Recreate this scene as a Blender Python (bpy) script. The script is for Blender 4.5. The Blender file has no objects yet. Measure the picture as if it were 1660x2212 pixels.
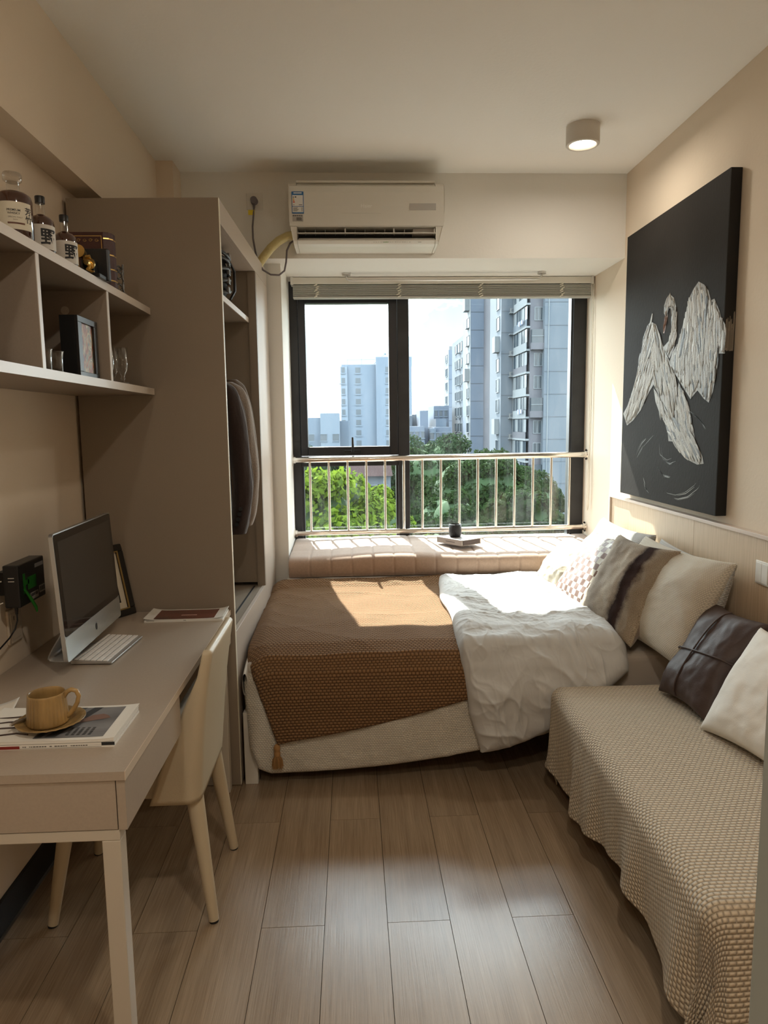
import bpy, math, random
import numpy as np
from mathutils import Vector, Matrix, Euler
random.seed(7); RNG = np.random.RandomState(11)
SC = bpy.context.scene; COL = SC.collection
PI = math.pi

# ------------------------------------------------------------------ camera
cam_d = bpy.data.cameras.new('camera'); cam = bpy.data.objects.new('camera', cam_d); COL.objects.link(cam)
FPX = 1517.86; PITCH, YAW, ROLL = 0.123886, 0.0442016, 0.0122885
cam_d.sensor_fit = 'HORIZONTAL'; cam_d.sensor_width = 36.0; cam_d.lens = FPX/1660*36.0
cam_d.clip_start = 0.05; cam_d.clip_end = 2000
_f = Vector((math.sin(YAW)*math.cos(PITCH), math.cos(YAW)*math.cos(PITCH), -math.sin(PITCH)))
_r = Vector((math.cos(YAW), -math.sin(YAW), 0)); _d = _f.cross(_r)
_r2 = math.cos(ROLL)*_r + math.sin(ROLL)*_d; _d2 = -math.sin(ROLL)*_r + math.cos(ROLL)*_d
cam.matrix_world = Matrix(((_r2.x, -_d2.x, -_f.x, 0), (_r2.y, -_d2.y, -_f.y, 0), (_r2.z, -_d2.z, -_f.z, 1.5), (0, 0, 0, 1)))
SC.camera = cam

# ------------------------------------------------------------------ world, sun, exposure
SKY_STRENGTH = 8.8
SUN_STRENGTH = 10.5
LAMP_WATTS = 2.0; FILL_LAMP_WATTS = 5.5
SC.view_settings.view_transform = 'Standard'; SC.view_settings.look = 'None'
SC.view_settings.gamma = 1.0; SC.view_settings.use_curve_mapping = False
SC.view_settings.exposure = 1.28
SC.cycles.max_bounces = 10; SC.cycles.diffuse_bounces = 6; SC.cycles.transparent_max_bounces = 16
SC.cycles.transmission_bounces = 8; SC.cycles.sample_clamp_indirect = 6.0
SC.cycles.caustics_reflective = False; SC.cycles.caustics_refractive = False

w = bpy.data.worlds.new('sky'); SC.world = w; w.use_nodes = True
nt = w.node_tree; nt.nodes.clear()
def N(t, typ, **kw):
    n = t.nodes.new(typ)
    for k, v in kw.items():
        if k.startswith('i_'): n.inputs[k[2:].replace('_', ' ')].default_value = v
        elif isinstance(k, str): setattr(n, k, v)
    return n
def ramp(t, stops, interp='LINEAR'):
    n = t.nodes.new('ShaderNodeValToRGB'); n.color_ramp.interpolation = interp
    e = n.color_ramp.elements
    while len(e) < len(stops): e.new(0.5)
    for el, (p, c) in zip(e, stops): el.position = p; el.color = (c[0], c[1], c[2], 1)
    return n
tc = N(nt, 'ShaderNodeTexCoord'); sep = N(nt, 'ShaderNodeSeparateXYZ'); nt.links.new(tc.outputs['Generated'], sep.inputs[0])
zr = ramp(nt, [(0.0, (0.04, 0.042, 0.035)), (0.49, (0.05, 0.055, 0.05)), (0.505, (0.085, 0.099, 0.106)), (0.60, (0.038, 0.070, 0.080)), (0.75, (0.03, 0.052, 0.076)), (1.0, (0.02, 0.038, 0.072))])
ma = N(nt, 'ShaderNodeMath', operation='MULTIPLY_ADD'); ma.inputs[1].default_value = 0.5; ma.inputs[2].default_value = 0.5
nt.links.new(sep.outputs[2], ma.inputs[0]); nt.links.new(ma.outputs[0], zr.inputs[0])
mp = N(nt, 'ShaderNodeMapping'); mp.inputs['Scale'].default_value = (1.0, 1.0, 2.4); nt.links.new(tc.outputs['Generated'], mp.inputs[0])
nz = N(nt, 'ShaderNodeTexNoise'); nz.inputs['Scale'].default_value = 5.5; nz.inputs['Detail'].default_value = 7; nz.inputs['Roughness'].default_value = 0.52
nt.links.new(mp.outputs[0], nz.inputs[0])
cr = ramp(nt, [(0.42, (0, 0, 0)), (0.62, (1, 1, 1))]); nt.links.new(nz.outputs[0], cr.inputs[0])
up = N(nt, 'ShaderNodeMapRange'); up.inputs[1].default_value = -0.02; up.inputs[2].default_value = 0.02; nt.links.new(sep.outputs[2], up.inputs[0])
mu = N(nt, 'ShaderNodeMath', operation='MULTIPLY'); nt.links.new(cr.outputs[0], mu.inputs[0]); nt.links.new(up.outputs[0], mu.inputs[1])
mx = N(nt, 'ShaderNodeMixRGB'); mx.inputs[2].default_value = (0.92, 0.95, 0.95, 1)
nt.links.new(mu.outputs[0], mx.inputs[0]); nt.links.new(zr.outputs[0], mx.inputs[1])
bg = N(nt, 'ShaderNodeBackground'); bg.inputs[1].default_value = SKY_STRENGTH
out = N(nt, 'ShaderNodeOutputWorld'); nt.links.new(mx.outputs[0], bg.inputs[0]); nt.links.new(bg.outputs[0], out.inputs[0])

sun_d = bpy.data.lights.new('sun', 'SUN'); sun = bpy.data.objects.new('sun', sun_d); COL.objects.link(sun)
sun_d.energy = SUN_STRENGTH; sun_d.angle = math.radians(0.55); sun_d.color = (1.0, 0.95, 0.87)
sun.rotation_euler = Vector((0.2, -1.0, -1.1)).to_track_quat('-Z', 'Y').to_euler(); sun.location = (-4, 20, 22)

# the window opening as a sampling portal for the sky (gives no light of its own)
po_d = bpy.data.lights.new('window_portal', 'AREA'); po_d.shape = 'RECTANGLE'; po_d.size = 1.95; po_d.size_y = 1.75; po_d.cycles.is_portal = True
po = bpy.data.objects.new('window_portal', po_d); COL.objects.link(po); po.location = (0.58, 4.72, 1.52); po.rotation_euler = (math.radians(-90), 0, 0)

# ------------------------------------------------------------------ materials
def newmat(name):
    m = bpy.data.materials.new(name); m.use_nodes = True
    return m, m.node_tree, m.node_tree.nodes['Principled BSDF']
def lin(c):
    return tuple((x/12.92 if x <= 0.04045 else ((x+0.055)/1.055)**2.4) for x in [v/255 for v in c])
def mat(name, col, rough=0.5, metal=0.0, spec=0.5, noise=None, bump=None, coat=0.0, sheen=0.0, emit=None, alpha=None, coords='Object', sub=0.0, trans=0.0, ior=1.45):
    """col linear rgb; noise=(scale, amount[, stretch]); bump=(scale, dist[, stretch])"""
    m, t, b = newmat(name)
    b.inputs['Base Color'].default_value = (*col, 1); b.inputs['Roughness'].default_value = rough
    b.inputs['Metallic'].default_value = metal; b.inputs['Specular IOR Level'].default_value = spec
    b.inputs['Coat Weight'].default_value = coat; b.inputs['Sheen Weight'].default_value = sheen
    b.inputs['Transmission Weight'].default_value = trans; b.inputs['IOR'].default_value = ior
    if sub: b.inputs['Subsurface Weight'].default_value = sub; b.inputs['Subsurface Radius'].default_value = (0.02, 0.01, 0.008)
    if emit: b.inputs['Emission Color'].default_value = (*emit[0], 1); b.inputs['Emission Strength'].default_value = emit[1]
    tcn = N(t, 'ShaderNodeTexCoord')
    def nzn(p):
        mpn = N(t, 'ShaderNodeMapping'); mpn.inputs['Scale'].default_value = p[2] if len(p) > 2 else (1, 1, 1)
        t.links.new(tcn.outputs[coords], mpn.inputs[0])
        n = N(t, 'ShaderNodeTexNoise'); n.inputs['Scale'].default_value = p[0]; n.inputs['Detail'].default_value = 5
        t.links.new(mpn.outputs[0], n.inputs[0]); return n
    if noise:
        n = nzn(noise); a = noise[1]
        r = ramp(t, [(0.3, tuple(max(0, c*(1-a)) for c in col)), (0.7, tuple(min(1, c*(1+a)) for c in col))])
        t.links.new(n.outputs[0], r.inputs[0]); t.links.new(r.outputs[0], b.inputs['Base Color'])
    if bump:
        n = nzn(bump); bn = N(t, 'ShaderNodeBump'); bn.inputs['Distance'].default_value = bump[1]; bn.inputs['Strength'].default_value = 1.0
        t.links.new(n.outputs[0], bn.inputs['Height']); t.links.new(bn.outputs[0], b.inputs['Normal'])
    return m
def mat_weave(name, col, cell=(0.012, 0.009), dist=0.004, col2=None, offset=0.5, rough=0.9, sheen=0.3, power=0.7, fine=0.0006):
    """knitted / waffle cloth on UV coordinates given in metres"""
    m, t, b = newmat(name); L = t.links.new
    b.inputs['Roughness'].default_value = rough; b.inputs['Sheen Weight'].default_value = sheen; b.inputs['Specular IOR Level'].default_value = 0.2
    uv = N(t, 'ShaderNodeTexCoord'); s = N(t, 'ShaderNodeSeparateXYZ'); L(uv.outputs['UV'], s.inputs[0])
    def M(op, a, bb=None, c=None):
        n = N(t, 'ShaderNodeMath', operation=op)
        for i, v in enumerate((a, bb, c)):
            if v is None: continue
            if isinstance(v, (int, float)): n.inputs[i].default_value = v
            else: L(v, n.inputs[i])
        return n.outputs[0]
    v = M('DIVIDE', s.outputs[1], cell[1]); row = M('FLOOR', v)
    u = M('DIVIDE', s.outputs[0], cell[0]); u = M('MULTIPLY_ADD', row, offset, u)
    su = M('ABSOLUTE', M('SINE', M('MULTIPLY', u, PI))); sv = M('ABSOLUTE', M('SINE', M('MULTIPLY', v, PI)))
    h = M('POWER', M('MULTIPLY', su, sv), power)
    n = N(t, 'ShaderNodeTexNoise'); n.inputs['Scale'].default_value = 900; L(uv.outputs['UV'], n.inputs[0])
    hh = M('MULTIPLY_ADD', n.outputs[0], fine/dist, h)
    bn = N(t, 'ShaderNodeBump'); bn.inputs['Distance'].default_value = dist; L(hh, bn.inputs['Height']); L(bn.outputs[0], b.inputs['Normal'])
    hollow_shade = col2 or tuple(x*0.72 for x in col)  # hollows of the weave are coloured darker as painted shade
    r = ramp(t, [(0.15, hollow_shade), (0.7, col)]); L(h, r.inputs[0]); L(r.outputs[0], b.inputs['Base Color'])
    return m
def mat_attr(name, rough=0.6, bump=None, spec=0.5):
    m, t, b = newmat(name); a = N(t, 'ShaderNodeAttribute'); a.attribute_name = 'Col'
    t.links.new(a.outputs['Color'], b.inputs['Base Color']); b.inputs['Roughness'].default_value = rough
    b.inputs['Specular IOR Level'].default_value = spec
    if bump:
        tcn = N(t, 'ShaderNodeTexCoord'); n = N(t, 'ShaderNodeTexNoise'); n.inputs['Scale'].default_value = bump[0]; t.links.new(tcn.outputs['Object'], n.inputs[0])
        bn = N(t, 'ShaderNodeBump'); bn.inputs['Distance'].default_value = bump[1]; t.links.new(n.outputs[0], bn.inputs['Height']); t.links.new(bn.outputs[0], b.inputs['Normal'])
    return m
def mat_glass_pane(name, dirt=0.06, tint=(0.93, 0.97, 0.97)):
    m = bpy.data.materials.new(name); m.use_nodes = True; t = m.node_tree; t.nodes.clear()
    tr = N(t, 'ShaderNodeBsdfTransparent'); tr.inputs[0].default_value = (*tint, 1)
    gl = N(t, 'ShaderNodeBsdfGlossy'); gl.inputs['Roughness'].default_value = 0.01; gl.inputs[0].default_value = (0.95, 0.97, 1, 1)
    df = N(t, 'ShaderNodeBsdfTranslucent'); df.inputs[0].default_value = (0.8, 0.82, 0.85, 1)
    lw = N(t, 'ShaderNodeFresnel'); lw.inputs[0].default_value = 1.5
    tcn = N(t, 'ShaderNodeTexCoord'); mpn = N(t, 'ShaderNodeMapping'); mpn.inputs['Scale'].default_value = (6, 6, 1.4)
    n = N(t, 'ShaderNodeTexNoise'); n.inputs['Scale'].default_value = 2.2; n.inputs['Detail'].default_value = 8; n.inputs['Roughness'].default_value = 0.7
    t.links.new(tcn.outputs['Object'], mpn.inputs[0]); t.links.new(mpn.outputs[0], n.inputs[0])
    r = ramp(t, [(0.45, (0, 0, 0)), (0.75, (dirt, dirt, dirt))]); t.links.new(n.outputs[0], r.inputs[0])
    m1 = N(t, 'ShaderNodeMixShader'); m2 = N(t, 'ShaderNodeMixShader'); o = N(t, 'ShaderNodeOutputMaterial')
    t.links.new(r.outputs[0], m1.inputs[0]); t.links.new(tr.outputs[0], m1.inputs[1]); t.links.new(df.outputs[0], m1.inputs[2])
    ge = N(t, 'ShaderNodeNewGeometry'); iv = N(t, 'ShaderNodeMath', operation='SUBTRACT'); iv.inputs[0].default_value = 1.0; t.links.new(ge.outputs['Backfacing'], iv.inputs[1])
    fm = N(t, 'ShaderNodeMath', operation='MULTIPLY'); t.links.new(iv.outputs[0], fm.inputs[0]); t.links.new(lw.outputs[0], fm.inputs[1])
    t.links.new(fm.outputs[0], m2.inputs[0]); t.links.new(m1.outputs[0], m2.inputs[1]); t.links.new(gl.outputs[0], m2.inputs[2])
    t.links.new(m2.outputs[0], o.inputs[0])
    return m

# ------------------------------------------------------------------ mesh helpers
class MB:
    def __init__(s): s.v = []; s.f = []; s.mi = []; s.sm = []; s.uv = []; s.cur = 0; s.col = []; s.c = None
    def add(s, vs, fs, smooth=False, uvs=None, mi=None):
        o = len(s.v); s.v += [tuple(p) for p in vs]
        for k, f in enumerate(fs):
            s.f.append(tuple(i+o for i in f)); s.mi.append(s.cur if mi is None else mi); s.sm.append(smooth)
            s.uv.append([uvs[i] for i in f] if uvs is not None else None); s.col.append(s.c)
        return s
    def box(s, a, b, R=None):
        (x0, y0, z0), (x1, y1, z1) = a, b
        vs = [(x0, y0, z0), (x1, y0, z0), (x1, y1, z0), (x0, y1, z0), (x0, y0, z1), (x1, y0, z1), (x1, y1, z1), (x0, y1, z1)]
        if R: vs = [R @ Vector(p) for p in vs]
        return s.add(vs, [(0, 3, 2, 1), (4, 5, 6, 7), (0, 1, 5, 4), (1, 2, 6, 5), (2, 3, 7, 6), (3, 0, 4, 7)])
    def cyl(s, p0, p1, r0, r1=None, n=16, cap=True, smooth=True):
        r1 = r0 if r1 is None else r1
        p0, p1 = Vector(p0), Vector(p1); d = (p1-p0).normalized()
        a = d.orthogonal().normalized(); b = d.cross(a)
        vs = []
        for p, r in ((p0, r0), (p1, r1)):
            for i in range(n):
                t = 2*PI*i/n; vs.append(p + a*r*math.cos(t) + b*r*math.sin(t))
        s.add(vs, [(i, (i+1) % n, n+(i+1) % n, n+i) for i in range(n)], smooth)
        if cap: s.add(vs, [tuple(range(n-1, -1, -1)), tuple(range(n, 2*n))])
        return s
    def lathe(s, c, prof, n=32, rib=0, ribd=0.0, squash=1.0, smooth=True, caps=True):
        c = Vector(c); vs = []
        for (r, z) in prof:
            for i in range(n):
                t = 2*PI*i/n; rr = r
                if rib and ribd: rr = r - ribd*abs(math.sin(rib*t/2))**0.5
                vs.append((c.x+rr*math.cos(t), c.y+rr*squash*math.sin(t), c.z+z))
        fs = []
        for k in range(len(prof)-1):
            for i in range(n):
                j = (i+1) % n; fs.append((k*n+i, k*n+j, (k+1)*n+j, (k+1)*n+i))
        s.add(vs, fs, smooth)
        if caps:
            m = len(prof)-1
            s.add(vs, [tuple(range(n-1, -1, -1)), tuple(range(m*n, m*n+n))])
        return s
    def tube(s, pts, r, n=8, smooth=True):
        pts = [Vector(p) for p in pts]; N_ = len(pts)
        rs = r if isinstance(r, (list, tuple)) else [r]*N_
        vs = []; up_ = None
        for k in range(N_):
            d = (pts[min(k+1, N_-1)]-pts[max(k-1, 0)]).normalized()
            if up_ is None: up_ = d.orthogonal().normalized()
            up_ = (up_ - d*up_.dot(d)).normalized(); b = d.cross(up_)
            for i in range(n):
                t = 2*PI*i/n; vs.append(pts[k]+up_*rs[k]*math.cos(t)+b*rs[k]*math.sin(t))
        fs = [(k*n+i, k*n+(i+1) % n, (k+1)*n+(i+1) % n, (k+1)*n+i) for k in range(N_-1) for i in range(n)]
        s.add(vs, fs, smooth)
        s.add(vs, [tuple(range(n-1, -1, -1)), tuple(range((N_-1)*n, N_*n))])
        return s
    def prism(s, poly, axis, a, b):
        """poly: 2D points, extruded along axis from a to b ('x': poly=(y,z); 'y': (x,z); 'z': (x,y))"""
        def P3(p, t): return {'x': (t, p[0], p[1]), 'y': (p[0], t, p[1]), 'z': (p[0], p[1], t)}[axis]
        n = len(poly); vs = [P3(p, a) for p in poly]+[P3(p, b) for p in poly]
        return s.add(vs, [tuple(range(n-1, -1, -1)), tuple(range(n, 2*n))]+[(i, (i+1) % n, n+(i+1) % n, n+i) for i in range(n)])
    def grid(s, P, UV=None, smooth=True, flip=False):
        """P: array (nu,nv,3)"""
        nu, nv = P.shape[:2]; vs = P.reshape(-1, 3).tolist()
        fs = []
        for i in range(nu-1):
            for j in range(nv-1):
                q = (i*nv+j, (i+1)*nv+j, (i+1)*nv+j+1, i*nv+j+1)
                fs.append(q[::-1] if flip else q)
        return s.add(vs, fs, smooth, UV.reshape(-1, 2).tolist() if UV is not None else None)
    def build(s, name, mats, parent=None, bevel=0, seg=2, weld=False, subsurf=0, solid=0):
        me = bpy.data.meshes.new(name); me.from_pydata(s.v, [], s.f)
        if not isinstance(mats, (list, tuple)): mats = [mats]
        for m in mats: me.materials.append(m)
        me.polygons.foreach_set('material_index', s.mi); me.polygons.foreach_set('use_smooth', s.sm)
        if any(u is not None for u in s.uv):
            l = me.uv_layers.new(name='UVMap'); data = []
            for f, u in zip(s.f, s.uv):
                for k in range(len(f)): data += (u[k] if u is not None else (0, 0))
            l.data.foreach_set('uv', data)
        if any(c is not None for c in s.col):
            at = me.color_attributes.new('Col', 'FLOAT_COLOR', 'CORNER'); data = []
            for f, c in zip(s.f, s.col):
                c = c or (0.5, 0.5, 0.5)
                data += [c[0], c[1], c[2], 1.0]*len(f)
            at.data.foreach_set('color', data)
        if weld:
            import bmesh
            bm = bmesh.new(); bm.from_mesh(me); bmesh.ops.remove_doubles(bm, verts=bm.verts, dist=1e-5)
            bmesh.ops.recalc_face_normals(bm, faces=bm.faces); bm.to_mesh(me); bm.free()
        me.update()
        o = bpy.data.objects.new(name, me); COL.objects.link(o)
        if parent is not None: o.parent = parent
        if bevel:
            md = o.modifiers.new('bevel', 'BEVEL'); md.width = bevel; md.segments = seg; md.limit_method = 'ANGLE'; md.angle_limit = math.radians(40); md.harden_normals = False
        if subsurf:
            md = o.modifiers.new('sub', 'SUBSURF'); md.levels = subsurf; md.render_levels = subsurf
        if solid:
            md = o.modifiers.new('solid', 'SOLIDIFY'); md.thickness = solid; md.offset = 0
        return o
def tag(o, label=None, cat=None, group=None, kind=None):
    if label: o['label'] = label
    if cat: o['category'] = cat
    if group: o['group'] = group
    if kind: o['kind'] = kind
    return o
def empty(name, loc=(0, 0, 0), rz=0.0, parent=None):
    o = bpy.data.objects.new(name, None); COL.objects.link(o); o.location = loc; o.rotation_euler = (0, 0, rz)
    o.empty_display_size = 0.05
    if parent is not None: o.parent = parent
    return o
def struct(name, mb, m, parent=None, **kw):
    o = mb.build(name, m, parent, **kw)
    if parent is None: o['kind'] = 'structure'
    return o
def copy_tree(o, parent=None):
    c = o.copy(); COL.objects.link(c)
    if parent is not None: c.parent = parent
    for ch in o.children: copy_tree(ch, c)
    return c
def text_mesh(name, s, size, fn, m, parent, bold=0.0, align='CENTER', thick=0.0, sx=1.0, cut=0.0):
    """text laid out in a plane, each vertex mapped by fn(x, y) to a 3D point"""
    cu = bpy.data.curves.new(name, 'FONT'); cu.body = s; cu.size = size; cu.align_x = align; cu.align_y = 'CENTER'; cu.resolution_u = 3; cu.offset = bold
    to = bpy.data.objects.new(name+'_src', cu); COL.objects.link(to)
    bpy.context.view_layer.update()
    dg = bpy.context.evaluated_depsgraph_get(); me0 = bpy.data.meshes.new_from_object(to.evaluated_get(dg))
    if cut:
        import bmesh
        bm = bmesh.new(); bm.from_mesh(me0); xs_l = [v.co.x for v in bm.verts]; q = min(xs_l)+cut
        while q < max(xs_l):
            bmesh.ops.bisect_plane(bm, geom=bm.verts[:]+bm.edges[:]+bm.faces[:], plane_co=(q, 0, 0), plane_no=(1, 0, 0)); q += cut
        bm.to_mesh(me0); bm.free()
    vs = [tuple(fn(v.co.x*sx, v.co.y)) for v in me0.vertices]; fs = [tuple(p.vertices) for p in me0.polygons]
    bpy.data.objects.remove(to); bpy.data.curves.remove(cu)
    mb = MB(); mb.add(vs, fs)
    return mb.build(name, m, parent)

# smooth pseudo random fields (numpy)
def fbm(u, v, seed=0, f=1.0, octv=4, rough=0.5):
    r = np.random.RandomState(seed); o = np.zeros_like(u); a = 1.0
    for k in range(octv):
        for _ in range(4):
            th = r.uniform(0, 2*PI); ph = r.uniform(0, 2*PI); ff = f*r.uniform(0.7, 1.3)
            o += a*0.35*np.sin(2*PI*ff*(u*math.cos(th)+v*math.sin(th))+ph+1.3*np.sin(2*PI*ff*0.6*(v*math.cos(th)-u*math.sin(th))+ph*2))
        f *= 2.0; a *= rough
    return o
def crease(u, v, seed=0, f=3.0, ang=0.0, spread=0.6, n=3, sharp=2.0):
    """ridged folds running mostly along direction ang"""
    r = np.random.RandomState(seed); o = np.zeros_like(u)
    for k in range(n):
        th = ang+r.uniform(-spread, spread)+PI/2; ph = r.uniform(0, 2*PI); ff = f*r.uniform(0.7, 1.6)
        w_ = fbm(u, v, seed+k*7+1, f*0.35, 2)
        s_ = 1-np.abs(np.sin(PI*ff*(u*math.cos(th)+v*math.sin(th))+ph+1.6*w_))
        o += s_**sharp*(0.5+0.5*fbm(u, v, seed+k*5+3, f*0.3, 2))/n
    return o

# ------------------------------------------------------------------ shared materials
M_ceil = mat('ceiling_paint', (0.90, 0.885, 0.845), 0.9, bump=(60, 0.0006))
M_white = mat('white_wall_paint', (0.80, 0.785, 0.745), 0.85, bump=(70, 0.0006))
M_beige = mat('beige_wall_paint', (0.74, 0.635, 0.51), 0.85, bump=(70, 0.0006), noise=(1.5, 0.02))
M_black = mat('black_baseboard', (0.012, 0.012, 0.013), 0.5)
M_grout = mat('dark_joint', (0.10, 0.075, 0.05), 0.8)
M_taupe = mat('taupe_laminate', (0.27, 0.22, 0.17), 0.42, noise=(220, 0.03), bump=(400, 0.0002))
M_trim = mat('light_laminate_edge', (0.62, 0.55, 0.48), 0.35)
M_lam = mat('front_laminate', (0.50, 0.425, 0.36), 0.32, bump=(300, 0.0001))
M_desk = mat('desk_laminate', (0.40, 0.335, 0.27), 0.36, noise=(150, 0.03))
M_dmetal = mat('cream_metal', (0.55, 0.50, 0.42), 0.4)
M_winmet = mat('charcoal_window_metal', (0.028, 0.029, 0.032), 0.38, noise=(8, 0.25))
M_winmet2 = mat('graphite_sash_metal', (0.022, 0.023, 0.027), 0.32)
M_steel = mat('stainless_steel', (0.75, 0.70, 0.64), 0.16, metal=1.0)
M_chrome = mat('brushed_chrome', (0.62, 0.60, 0.57), 0.28, metal=1.0)
M_plast = mat('white_plastic', (0.72, 0.70, 0.65), 0.35)
M_blk = mat('black_plastic', (0.012, 0.012, 0.013), 0.35)
M_print = mat('black_print', (0.02, 0.02, 0.022), 0.6)
M_paper = mat('white_paper', (0.75, 0.73, 0.68), 0.7)
M_pane = mat_glass_pane('window_glass', 0.008)

# floor plank material: fine streaks along the length, worn satin gloss
def plank_mat():
    m, t, b = newmat('oak_laminate'); L = t.links.new
    tcn = N(t, 'ShaderNodeTexCoord'); oi = N(t, 'ShaderNodeObjectInfo')
    mpn = N(t, 'ShaderNodeMapping'); mpn.inputs['Scale'].default_value = (260, 5, 1); L(tcn.outputs['Object'], mpn.inputs[0])
    ad = N(t, 'ShaderNodeVectorMath', operation='ADD'); cx = N(t, 'ShaderNodeCombineXYZ')
    mm = N(t, 'ShaderNodeMath', operation='MULTIPLY'); mm.inputs[1].default_value = 37.0; L(oi.outputs['Random'], mm.inputs[0]); L(mm.outputs[0], cx.inputs[0]); L(mm.outputs[0], cx.inputs[1])
    L(mpn.outputs[0], ad.inputs[0]); L(cx.outputs[0], ad.inputs[1])
    n = N(t, 'ShaderNodeTexNoise'); n.inputs['Scale'].default_value = 1.0; n.inputs['Detail'].default_value = 4; n.inputs['Roughness'].default_value = 0.65; L(ad.outputs[0], n.inputs[0])
    mp2 = N(t, 'ShaderNodeMapping'); mp2.inputs['Scale'].default_value = (22, 0.8, 1); L(tcn.outputs['Object'], mp2.inputs[0])
    ad2 = N(t, 'ShaderNodeVectorMath', operation='ADD'); L(mp2.outputs[0], ad2.inputs[0]); L(cx.outputs[0], ad2.inputs[1])
    n2 = N(t, 'ShaderNodeTexNoise'); n2.inputs['Scale'].default_value = 1.0; n2.inputs['Detail'].default_value = 3; L(ad2.outputs[0], n2.inputs[0])
    r = ramp(t, [(0.30, (0.20, 0.135, 0.080)), (0.5, (0.285, 0.205, 0.132)), (0.68, (0.365, 0.275, 0.185))])
    a = N(t, 'ShaderNodeMath', operation='MULTIPLY_ADD'); a.inputs[1].default_value = 0.62; L(n.outputs[0], a.inputs[0])
    b2 = N(t, 'ShaderNodeMath', operation='MULTIPLY'); b2.inputs[1].default_value = 0.38; L(n2.outputs[0], b2.inputs[0]); L(b2.outputs[0], a.inputs[2])
    L(a.outputs[0], r.inputs[0])
    hs = N(t, 'ShaderNodeHueSaturation'); mr = N(t, 'ShaderNodeMapRange'); mr.inputs[3].default_value = 0.93; mr.inputs[4].default_value = 1.07
    L(oi.outputs['Random'], mr.inputs[0]); L(mr.outputs[0], hs.inputs['Value']); L(r.outputs[0], hs.inputs['Color']); L(hs.outputs[0], b.inputs['Base Color'])
    n3 = N(t, 'ShaderNodeTexNoise'); n3.inputs['Scale'].default_value = 9; n3.inputs['Detail'].default_value = 2; n3.inputs['Roughness'].default_value = 0.5; L(tcn.outputs['Object'], n3.inputs[0])
    rr = N(t, 'ShaderNodeMapRange'); rr.inputs[1].default_value = 0.2; rr.inputs[2].default_value = 0.8; rr.inputs[3].default_value = 0.235; rr.inputs[4].default_value = 0.265
    L(n3.outputs[0], rr.inputs[0]); L(rr.outputs[0], b.inputs['Roughness'])
    b.inputs['Specular IOR Level'].default_value = 1.0; b.inputs['IOR'].default_value = 1.6
    bn = N(t, 'ShaderNodeBump'); bn.inputs['Distance'].default_value = 0.0003; L(n.outputs[0], bn.inputs['Height']); L(bn.outputs[0], b.inputs['Normal'])
    return m
M_plank = plank_mat()

# ------------------------------------------------------------------ room shell
XL, XR, YB, YW, ZC, ZS = -1.08, 1.54, 4.0, 4.62, 2.853, 2.406
Y0 = -1.6
floor = MB().box((XL-0.1, Y0, -0.12), (XR+0.1, 4.7, -0.0125)).build('floor', M_grout); floor['kind'] = 'structure'
PW, PL_ = 0.1905, 1.14
xs0 = -0.108-5*PW
k0 = 0
while xs0+k0*PW < XR:
    xa = max(xs0+k0*PW, XL); xb = min(xs0+(k0+1)*PW, XR)
    yj = (1.96 if k0 % 2 == 0 else 2.53)-4*PL_
    while yj < YB:
        ya, yb = max(yj, Y0), min(yj+PL_, YB)
        if yb-ya > 0.02 and xb-xa > 0.01:
            MB().box((xa+0.0009, ya+0.0009, -0.012), (xb-0.0009, yb-0.0009, 0)).build('floor_plank', M_plank, floor)
        yj += PL_
    k0 += 1
struct('ceiling', MB().box((XL-0.1, Y0, ZC), (XR+0.1, 4.75, ZC+0.1)), M_ceil)
struct('wall_left', MB().box((XL-0.1, Y0, 0), (XL, 4.2, ZC)), M_beige)
struct('wall_right', MB().box((XR, Y0, 0), (XR+0.1, 4.75, ZC)), M_beige)
struct('wall_rear', MB().box((XL-0.1, Y0-0.1, 0), (XR+0.1, Y0, ZC)), M_beige)
struct('wall_back', MB().box((XL-0.1, YB, ZS), (XR+0.1, 4.75, ZC)), M_white)
struct('wall_back_left', MB().box((XL-0.1, 4.12, -0.02), (-0.385, 4.75, ZS)), M_white)
struct('wall_back_below', MB().box((-0.387, YB, -0.01), (XR, 4.75, 0.62)), M_white)
struct('trim_1', MB().box((XL, Y0, 2.41), (-0.98, 3.835, ZC)), M_beige)
struct('trim_2', MB().box((XL, 3.835, 2.375), (-0.893, YB, ZC)), M_beige)
struct('baseboard_left', MB().box((XL, Y0, 0), (XL+0.012, 2.80, 0.10)), M_black, bevel=0.002)

# near door frame at the right edge of the view
M_dframe = mat('grey_green_aluminium', (0.40, 0.45, 0.44), 0.4, metal=0.2)
df = empty('door_1'); df['kind'] = 'structure'
MB().box((0.387, 0.56, 0), (0.422, 0.62, 2.1)).build('door_frame', M_dframe, df, bevel=0.002)
MB().box((0.398, 0.552, 0), (0.416, 0.56, 2.1)).build('door_stop', M_dframe, df, bevel=0.001)

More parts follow.
